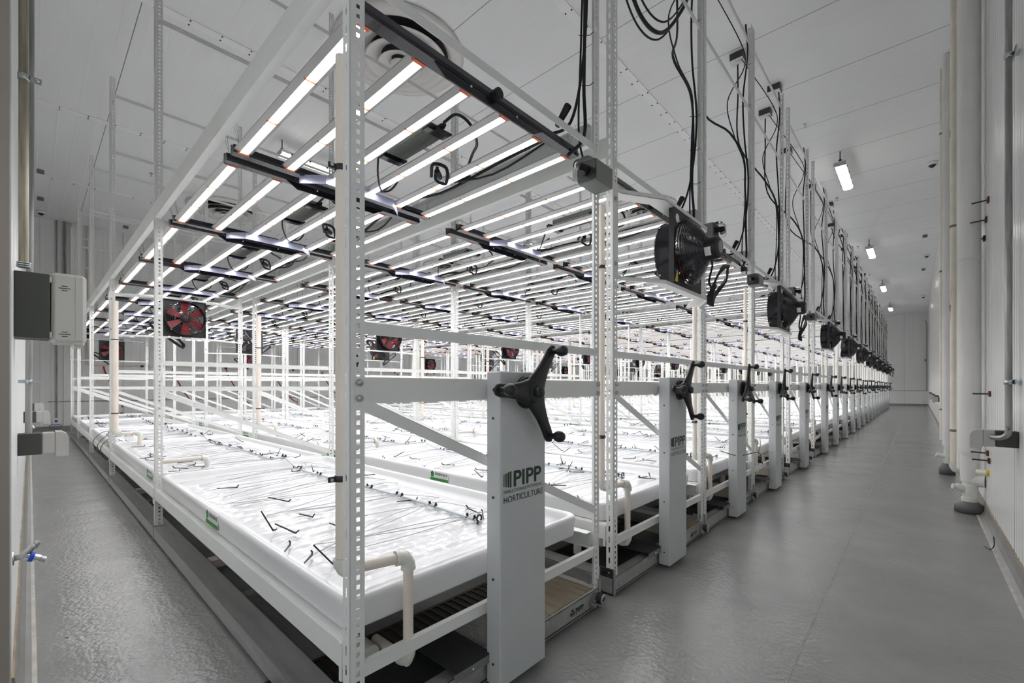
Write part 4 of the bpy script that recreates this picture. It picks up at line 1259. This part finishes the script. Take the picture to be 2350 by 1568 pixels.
# big enclosure with pale cover
o = empty('wall_enclosure', (-2.6, YL, 1.43))
MB().box(-0.16, 0.0, 0.0, 0.098, -0.135, 0.125, M['darkbox'], 0.003).obj('back_box', o)
cvb = MB()
cvb.box(-0.165, 0.0, 0.101, 0.206, -0.150, 0.138, M['lightbox'], 0.012)
cvb.box(-0.160, -0.004, 0.165, 0.200, -0.162, -0.14, M['lightbox'], 0.006)
cvb.box(-0.006, 0.0008, 0.171, 0.1715, -0.14, 0.128, M['greybox'])
for z in (0.105, -0.12): cvb.box(-0.03, 0.0, 0.096, 0.104, z - 0.012, z + 0.012, M['lightbox'], 0.002)
for z in (0.075, -0.115):
    for k, wd in ((-1, 0.014), (0, 0.028), (1, 0.014)):
        cvb.box(-0.001, 0.0012, 0.140 - wd * 0.62, 0.140 + wd * 0.62, z + k * 0.009 - 0.0015, z + k * 0.009 + 0.0015, M['black'])
cvb.obj('hinged_cover', o)
tag(o, 'dark grey wall enclosure with pale rounded cover at left of photo', 'enclosure')
mb = MB().tube([(-2.62, -0.016, 1.58), (-2.62, -0.016, ZC - 0.01)], 0.0145, M['rustcon'], 14)
mb.obj('x').name = 'conduit'
o = bpy.data.objects['conduit']
m2 = MB()
for z in (1.575, 1.583, 1.591): m2.lathe([(0.016, -0.003), (0.0205, -0.002), (0.0205, 0.002), (0.016, 0.003)], (-2.62, -0.016, z), 'z', M['zinc'], 18)
m2.obj('lock_nut', o)
m2 = MB()
m2.lathe([(0.0155, -0.012), (0.0175, -0.011), (0.0175, 0.011), (0.0155, 0.012)], (-2.62, -0.016, 2.33), 'z', M['zinc'], 18)
m2.box(-2.618, -2.612, 0.0, 0.034, 2.318, 2.342, M['zinc'], 0.002); m2.sphere((-2.61, 0.022, 2.33), 0.007, M['zinc'], 8)
m2.obj('strap', o)
tag(o, 'weathered vertical metal conduit rising from the left wall enclosure', 'conduit')
mb = MB().tube(bez([(-3.38, 0.004, ZC - 0.01), (-3.38, 0.004, 2.5), (-3.4, 0.0, 1.6), (-3.4, -0.004, 0.86), (-3.4, -0.002, 0.83)], 6), 0.0135, M['conduit'], 14)
o = mb.obj('wall_conduit')
m2 = MB().lathe([(0.0145, -0.01), (0.017, -0.009), (0.017, 0.009), (0.0145, 0.01)], (-3.4, -0.002, 1.125), 'z', M['zinc'], 18)
m2.box(-3.392, -3.386, -0.04, 0.042, 1.117, 1.133, M['zinc'], 0.002); m2.obj('strap', o)
tag(o, 'galvanised conduit running down the left wall to an outlet', 'conduit')
def outlet_side(loc, rz, label, big=1.0):
    o = empty('outlet_box', loc); o.rotation_euler = (0, 0, rz); o.scale = big if isinstance(big, tuple) else (big, big, big)
    MB().box(-0.05, 0.05, 0.0, 0.085, -0.055, 0.055, M['darkbox'], 0.003).obj('back_box', o)
    m3 = MB().box(-0.05, 0.05, 0.087, 0.135, -0.055, 0.055, M['lightbox'], 0.004)
    m3.prism([(0.135, -0.055), (0.135, 0.06), (0.16, 0.058), (0.178, 0.045), (0.185, 0.025), (0.185, -0.072), (0.14, -0.072)], 'x', -0.05, 0.05, M['lightbox'])
    m3.cyl((0.05, 0.118, 0.028), 'x', 0.014, 0.0, 0.005, M['lightbox'], 16); m3.obj('flip_cover', o)
    tag(o, label, 'outlet', 'weatherproof outlets on the walls')
outlet_side((-3.42, YL, 0.80), 0, 'grey weatherproof outlet under the left wall conduit, nearest one')
outlet_side((-6.6, YL, 0.79), 0, 'small grey weatherproof outlet on the left wall, second from the camera')
outlet_side((-9.4, YL, 0.80), 0, 'tiny grey outlet far along the left wall near the back')
# hose bibb
o = empty('hose_bibb', (-2.42, YL, 0.475)); o.scale = (1.25, 1.0, 1.2)
m2 = MB().lathe([(0.0001, 0.004), (0.02, 0.004), (0.021, 0.0)], (0, 0, 0), 'y', M['zinc'], 20)
m2.tube([(0, 0.0, 0), (0, 0.018, 0.0), (0.004, 0.03, 0.002)], 0.0085, M['galv'], 12)
m2.tube([(0, 0.026, 0.004), (0, 0.052, 0.026)], 0.0105, M['galv'], 12)
m2.tube([(0, 0.052, 0.026), (0, 0.058, 0.031)], 0.0125, M['zinc'], 12); m2.tube([(0, 0.059, 0.032), (0, 0.066, 0.038)], 0.010, M['zinc'], 12)
m2.tube([(0, 0.026, 0.004), (0, 0.068, -0.016)], 0.0118, M['zinc'], 12); m2.tube([(0, 0.069, -0.0165), (0, 0.082, -0.023)], 0.010, M['galv'], 12)
m2.obj('valve_body', o)
MB().tube([(0, 0.041, -0.0025), (0, 0.052, -0.008)], 0.0155, M['blue'], 16).obj('blue_ring', o)
tag(o, 'silver Y-shaped hose tap with blue ring low on the left wall', 'tap')
for x, z, w in ((-7.6, 0.55, 'nearer one'), (-9.6, 0.52, 'farther one')):
    m2 = MB().tube([(x, YL, z), (x, 0.03, z), (x, 0.045, z - 0.04)], 0.012, M['zinc'], 8)
    tag(m2.obj('pipe_fitting'), 'small metal fitting low on the left wall, ' + w, 'fitting', 'small fittings on the left wall')

# ------------------------------------------------------------------ back wall things
XW = XB
mb = MB().tube([(XW + 0.02, 0.30, 0.72), (XW + 0.02, 30, 0.72)], 0.011, M['conduit'], 8)
tag(mb.obj('wall_conduit'), 'thin horizontal metal conduit along the back wall', 'conduit')
for k, y in enumerate((0.455, 0.575, 0.61)):
    zb = 0.28 if k == 0 else 2.2
    tag(MB().tube([(XW + 0.025 + 0.02 * (k > 0), y, zb), (XW + 0.025 + 0.02 * (k > 0), y, ZC - 0.01)], 0.016, M['conduit'], 8).obj('wall_conduit'),
        'vertical metal conduit on the back wall, %s from the left corner' % ORD[k], 'conduit', 'vertical conduits on the back wall')
for k, y in enumerate((0.74, 1.03)):
    m2 = MB().tube([(XW + 0.06, y, 2.5 if k == 0 else 1.9), (XW + 0.06, y, ZC - 0.01)], 0.032, M['pvc'], 12)
    m2.tube([(XW + 0.06, y, 2.9 if k == 0 else 2.6), (XW + 0.06, y, 2.3)], 0.05, M['black'], 10); m2.sphere((XW + 0.09, y, 2.45), 0.07, M['black'], 10)
    m2.tube([(XW + 0.06, y, 2.3), (XW + 0.06, y, 1.66 + 0.0 * k)], 0.03, M['pvc'], 12)
    tag(m2.obj('water_pipe'), 'cream vertical pipe with black valve on the back wall, %s one' % ('left' if k == 0 else 'right'), 'pipe', 'valved pipes on the back wall')
mb = MB().tube([(XW + 0.06, 1.03, 1.66), (XW + 0.06, 30, 1.62)], 0.02, M['pvc'], 10)
for k in range(14): mb.tube([(XW + 0.06, 2.1 + k * 2.0 - 0.03, 1.657), (XW + 0.06, 2.1 + k * 2.0 + 0.03, 1.656)], 0.03, M['black'], 10)
tag(mb.obj('supply_pipe'), 'long cream supply pipe running along the back wall at shoulder height', 'pipe')
for k in range(20):
    y = CY[k] + 0.05
    P = [(XW + 0.08, y, 1.62), (XW + 0.15, y + 0.03, 1.45), (XW + 0.5, y + 0.16, 1.0), (XW + 1.0, y + 0.26, 0.68), (XW + 1.5, y + 0.22, 0.60)]
    tag(MB().tube(bez(P, 6), 0.016, M['redhose'], 8).obj('hose'), 'red hose from back wall pipe to %s' % RN[k], 'hose', 'red hoses at the back wall')
o = empty('wall_box', (XW + 0.03, 0.445, 0.235))
MB().box(-0.03, 0.03, -0.065, 0.065, -0.075, 0.075, M['white'], 0.006).obj('box', o)
MB().cyl((0.03, 0, 0), 'x', 0.03, 0, 0.002, M['bluest'], 12).obj('blue_symbol', o)
MB().tube(bez([(0.0, -0.03, -0.07), (0.05, -0.12, -0.13), (0.05, 0.02, -0.2), (0.05, 0.10, -0.12), (0.02, 0.03, -0.08)], 8), 0.006, M['bluecable'], 6).obj('blue_cable', o)
tag(o, 'small white wall box with blue symbol and looped blue cable, back wall', 'wall box')

# ------------------------------------------------------------------ right wall pipes
o = empty('insulated_pipe', (0.335, 5.55, 0))
m2 = MB().tube([(0, 0, ZC - 0.005), (0, 0, 3.0), (0, 0, 0.58), (0, 0, 0.52)], [0.069, 0.069, 0.071, 0.071], M['insul'], 28)
m2.lathe([(0.07, 2.2), (0.0725, 2.205), (0.0725, 2.22), (0.07, 2.225)], (0, 0, 0), 'z', M['insul'], 28)
m2.obj('pipe_jacket', o)
MB().tube([(0, 0, 0.56), (0, 0, 0.33), (0.0, 0.0, 0.27)], [0.062, 0.06, 0.056], M['insul'], 24).tube([(-0.005, 0, 0.285), (0.092, -0.02, 0.285)], 0.054, M['insul'], 20).obj('jacket_elbow', o)
m2 = MB().tube([(0, 0, 0.28), (0, 0, 0.10)], 0.046, M['fit'], 20).tube([(0, 0, 0.24), (0, 0, 0.17)], 0.052, M['fit'], 20).tube([(0, 0, 0.13), (0, 0, 0.09)], 0.053, M['fit'], 20)
m2.tube([(0, 0, 0.20), (-0.085, -0.03, 0.215)], 0.034, M['fit'], 16).tube([(-0.085, -0.03, 0.215), (-0.11, -0.04, 0.219)], 0.024, M['fit'], 8)
m2.obj('cleanout_tee', o)
MB().lathe([(0.05, 0.10), (0.062, 0.088), (0.098, 0.058), (0.098, 0.004), (0.0001, 0.002)], (0, 0, 0), 'z', M['greyfoot'], 28).obj('floor_boot', o)
tag(o, 'thick white jacketed pipe on the right wall, ending in a dark boot on the floor', 'pipe')
o = MB().tube([(0, 0, ZC - 0.005), (0, 0, 0.33)], 0.055, M['insul'], 24).obj('insulated_pipe', None, (0.326, 5.93, 0))
tag(o, 'white jacketed pipe tucked directly behind the thickest right wall pipe', 'pipe')
def vpipe(name, x, y, r, m, z0, label, joints=()):
    o = MB().tube([(0, 0, ZC - 0.005), (0, 0, z0)], r, m, 18).obj(name, None, (x, y, 0))
    if joints:
        m3 = MB()
        for z in joints:
            m3.lathe([(r + 0.001, -0.012), (r + 0.004, -0.01), (r + 0.004, 0.01), (r + 0.001, 0.012)], (0, 0, z), 'z', M['greybox'], 18)
            m3.box(0, XR - x, -0.006, 0.006, z - 0.008, z + 0.008, M['greybox'])
        m3.obj('pipe_clamp', o)
    tag(o, label, 'pipe'); return o
o = vpipe('drain_pipe', 0.273, 6.25, 0.034, M['yelpvc'], 0.31, 'yellowed cream vertical pipe beside the thick white jacketed pipe', (2.7, 0.66))
m3 = MB(); elbow(m3, (0, 0, 0.27), (0, 0, 1), (1, 0, 0), 0.042, 0.06); m3.tube([(0, 0, 0.27), (0.17, 0, 0.27)], 0.033, M['fit'], 16); m3.obj('elbow', o)
for z in (3.6, 1.85):
    m3 = MB().box(-0.0355, -0.033, -0.014, 0.002, z, z + 0.07, M['dark']); m3.obj('printed_marking', o)
o = vpipe('insulated_pipe', 0.272, 7.75, 0.046, M['insul'], 0.36, 'slimmer white jacketed pipe, farther of the right wall group')
m3 = MB().tube([(0, 0, 0.36), (0, 0, 0.12)], 0.034, M['fit'], 16).tube([(0, 0, 0.22), (-0.10, -0.02, 0.24)], 0.026, M['fit'], 12); m3.obj('cleanout_tee', o)
MB().lathe([(0.04, 0.14), (0.05, 0.12), (0.075, 0.07), (0.075, 0.002), (0.0001, 0.001)], (0, 0, 0), 'z', M['greyfoot'], 24).obj('floor_boot', o)
o = vpipe('drain_pipe', 0.232, 8.05, 0.021, M['yelpvc'], 0.40, 'thin cream pipe, leftmost of the right wall group', (4.4, 2.6, 0.8))
# rod hangers
for k, (y, z) in enumerate(((5.3, 2.62), (5.45, 2.5), (5.6, 2.38), (5.2, 1.04), (5.35, 0.55), (5.25, 0.50))):
    m3 = MB().tube([(0.33, y, z), (XR - 0.012, y - 0.02, z)], 0.006, M['dark'], 6)
    m3.box(XR - 0.014, XR, y - 0.05, y + 0.01, z - 0.022, z + 0.022, M['rust'], 0.003)
    w = ['upper group, topmost', 'upper group, middle', 'upper group, lowest', 'single one at chest height', 'lower pair, upper one', 'lower pair, lower one'][k]
    tag(m3.obj('pipe_hanger'), 'rusty rod hanger between pipe and right wall, ' + w, 'hanger', 'rod hangers on the right wall')
tag(MB().tube([(0.36, 5.32, 0.39), (0.42, 5.30, 0.39)], 0.022, M['yelpvc'], 12).tube([(0.415, 5.302, 0.39), (0.43, 5.30, 0.39)], 0.024, M['yellow'], 12).obj('pipe_stub'),
    'short cream pipe stub with yellow end beside the thick pipe elbow', 'pipe')
# conduit and outlet on right wall
xo = 0.385; yo = 3.80
P = [(xo, yo, ZC - 0.01), (xo, yo, 2.0), (xo, yo, 0.95), (xo, yo, 0.86), (xo - 0.006, yo + 0.004, 0.82), (xo - 0.03, yo + 0.02, 0.80), (xo - 0.06, yo + 0.05, 0.80)]
o = MB().tube(bez(P, 6), 0.0155, M['conduit'], 14).obj('wall_conduit')
for z in (3.0, 1.125):
    m3 = MB()
    m3.lathe([(0.0165, -0.014), (0.0195, -0.013), (0.0195, 0.013), (0.0165, 0.014)], (xo, yo, z), 'z', M['zinc'], 18)
    m3.box(xo + 0.018, xo + 0.026, yo - 0.075, yo + 0.075, z - 0.014, z + 0.014, M['zinc'], 0.002)
    m3.box(xo + 0.02, XR, yo - 0.02, yo + 0.02, z - 0.008, z + 0.008, M['zinc'])
    m3.obj('strap', o)
m3 = MB().lathe([(0.0158, 3.36), (0.0162, 3.361), (0.0162, 3.44), (0.0158, 3.441)], (xo, yo, 0), 'z', M['sticker'], 16); m3.lathe([(0.0164, 3.41), (0.0164, 3.44)], (xo, yo, 0), 'z', M['bluest'], 16)
m3.obj('blue_tag', o)
tag(o, 'galvanised vertical conduit on the right wall, bending into an outlet', 'conduit')
outlet_side((XR, yo + 0.09, 0.79), PI / 2, 'grey weatherproof outlet on the right wall nearest the camera', (0.85, 1.06, 0.86))
outlet_side((XR, 9.3, 0.80), PI / 2, 'grey weatherproof outlet on the right wall just past the pipe group', 1.0)
for k, y in enumerate((14.0, 17.0, 20.5, 25.0)):
    outlet_side((XR, y, 0.80), PI / 2, 'distant grey outlet on the right wall, %s past the pipe group' % ORD[k + 1], 1.0)
# far wall
tag(MB().tube([(-14, YF - 0.02, 0.85), (XR - 0.02, YF - 0.02, 0.85)], 0.011, M['conduit'], 8).obj('wall_conduit'), 'thin horizontal conduit low on the far end wall', 'conduit')
mb = MB().tube([(XR - 0.06, YF - 0.03, 0.85), (XR - 0.06, YF - 0.03, 4.6), (XR - 0.12, YF - 0.03, 4.8)], 0.018, M['conduit'], 8)
tag(mb.obj('wall_conduit'), 'vertical conduit in the far right corner of the room', 'conduit')
tag(MB().box(0.20, 0.30, YF - 0.06, YF, 2.45, 2.75, M['white'], 0.01).box(0.30, 0.34, YF - 0.05, YF, 2.5, 2.62, M['dark']).obj('thermostat'), 'white control box beside the far corner conduit', 'wall box')
tag(MB().box(0.22, 0.30, YF - 0.07, YF, 0.12, 0.32, M['white'], 0.01).obj('low_wall_box'), 'small white box low in the far right corner', 'wall box')
# curled wire on floor by right cove
tag(MB().tube(bez([(0.335, 4.42, 0.004), (0.36, 4.36, 0.006), (0.375, 4.34, 0.04), (0.372, 4.33, 0.10)], 8), 0.0028, M['rubber'], 6).obj('wire_offcut'), 'short curled black wire standing on the floor by the right wall', 'wire')
# long cable ties left hanging over tray rims
rt = random.Random(9)
for k, (x, y, w) in enumerate(((-7.0, 0.64, 'first'), (-7.35, 0.64, 'second'), (-7.9, 0.64, 'third'))):
    m3 = MB().tube(bez([(x - 0.12, y + 0.10, 0.50), (x, y, 0.492), (x + 0.12, y - 0.09, 0.40), (x + 0.2, y - 0.075, 0.30)], 5), 0.004, M['rubber'], 5)
    tag(m3.obj('cable_tie'), 'long black tie draped over the side rail of the nearest rack, %s' % w, 'cable tie', 'ties draped over the nearest rack')
m3 = MB()
m3.tube(bez([(-1.13, 3.62, 0.60), (-1.10, 4.0, 0.52), (-1.06, 4.45, 0.50), (-1.09, 4.72, 0.36)], 6), 0.0035, M['rubber'], 5)
m3.tube(bez([(-1.06, 4.45, 0.50), (-1.08, 4.6, 0.56), (-1.12, 4.75, 0.60)], 6), 0.003, M['rubber'], 5)
tag(m3.obj('loose_wire'), 'loose thin black wire sticking out between the third and fourth crank cabinets', 'wire')
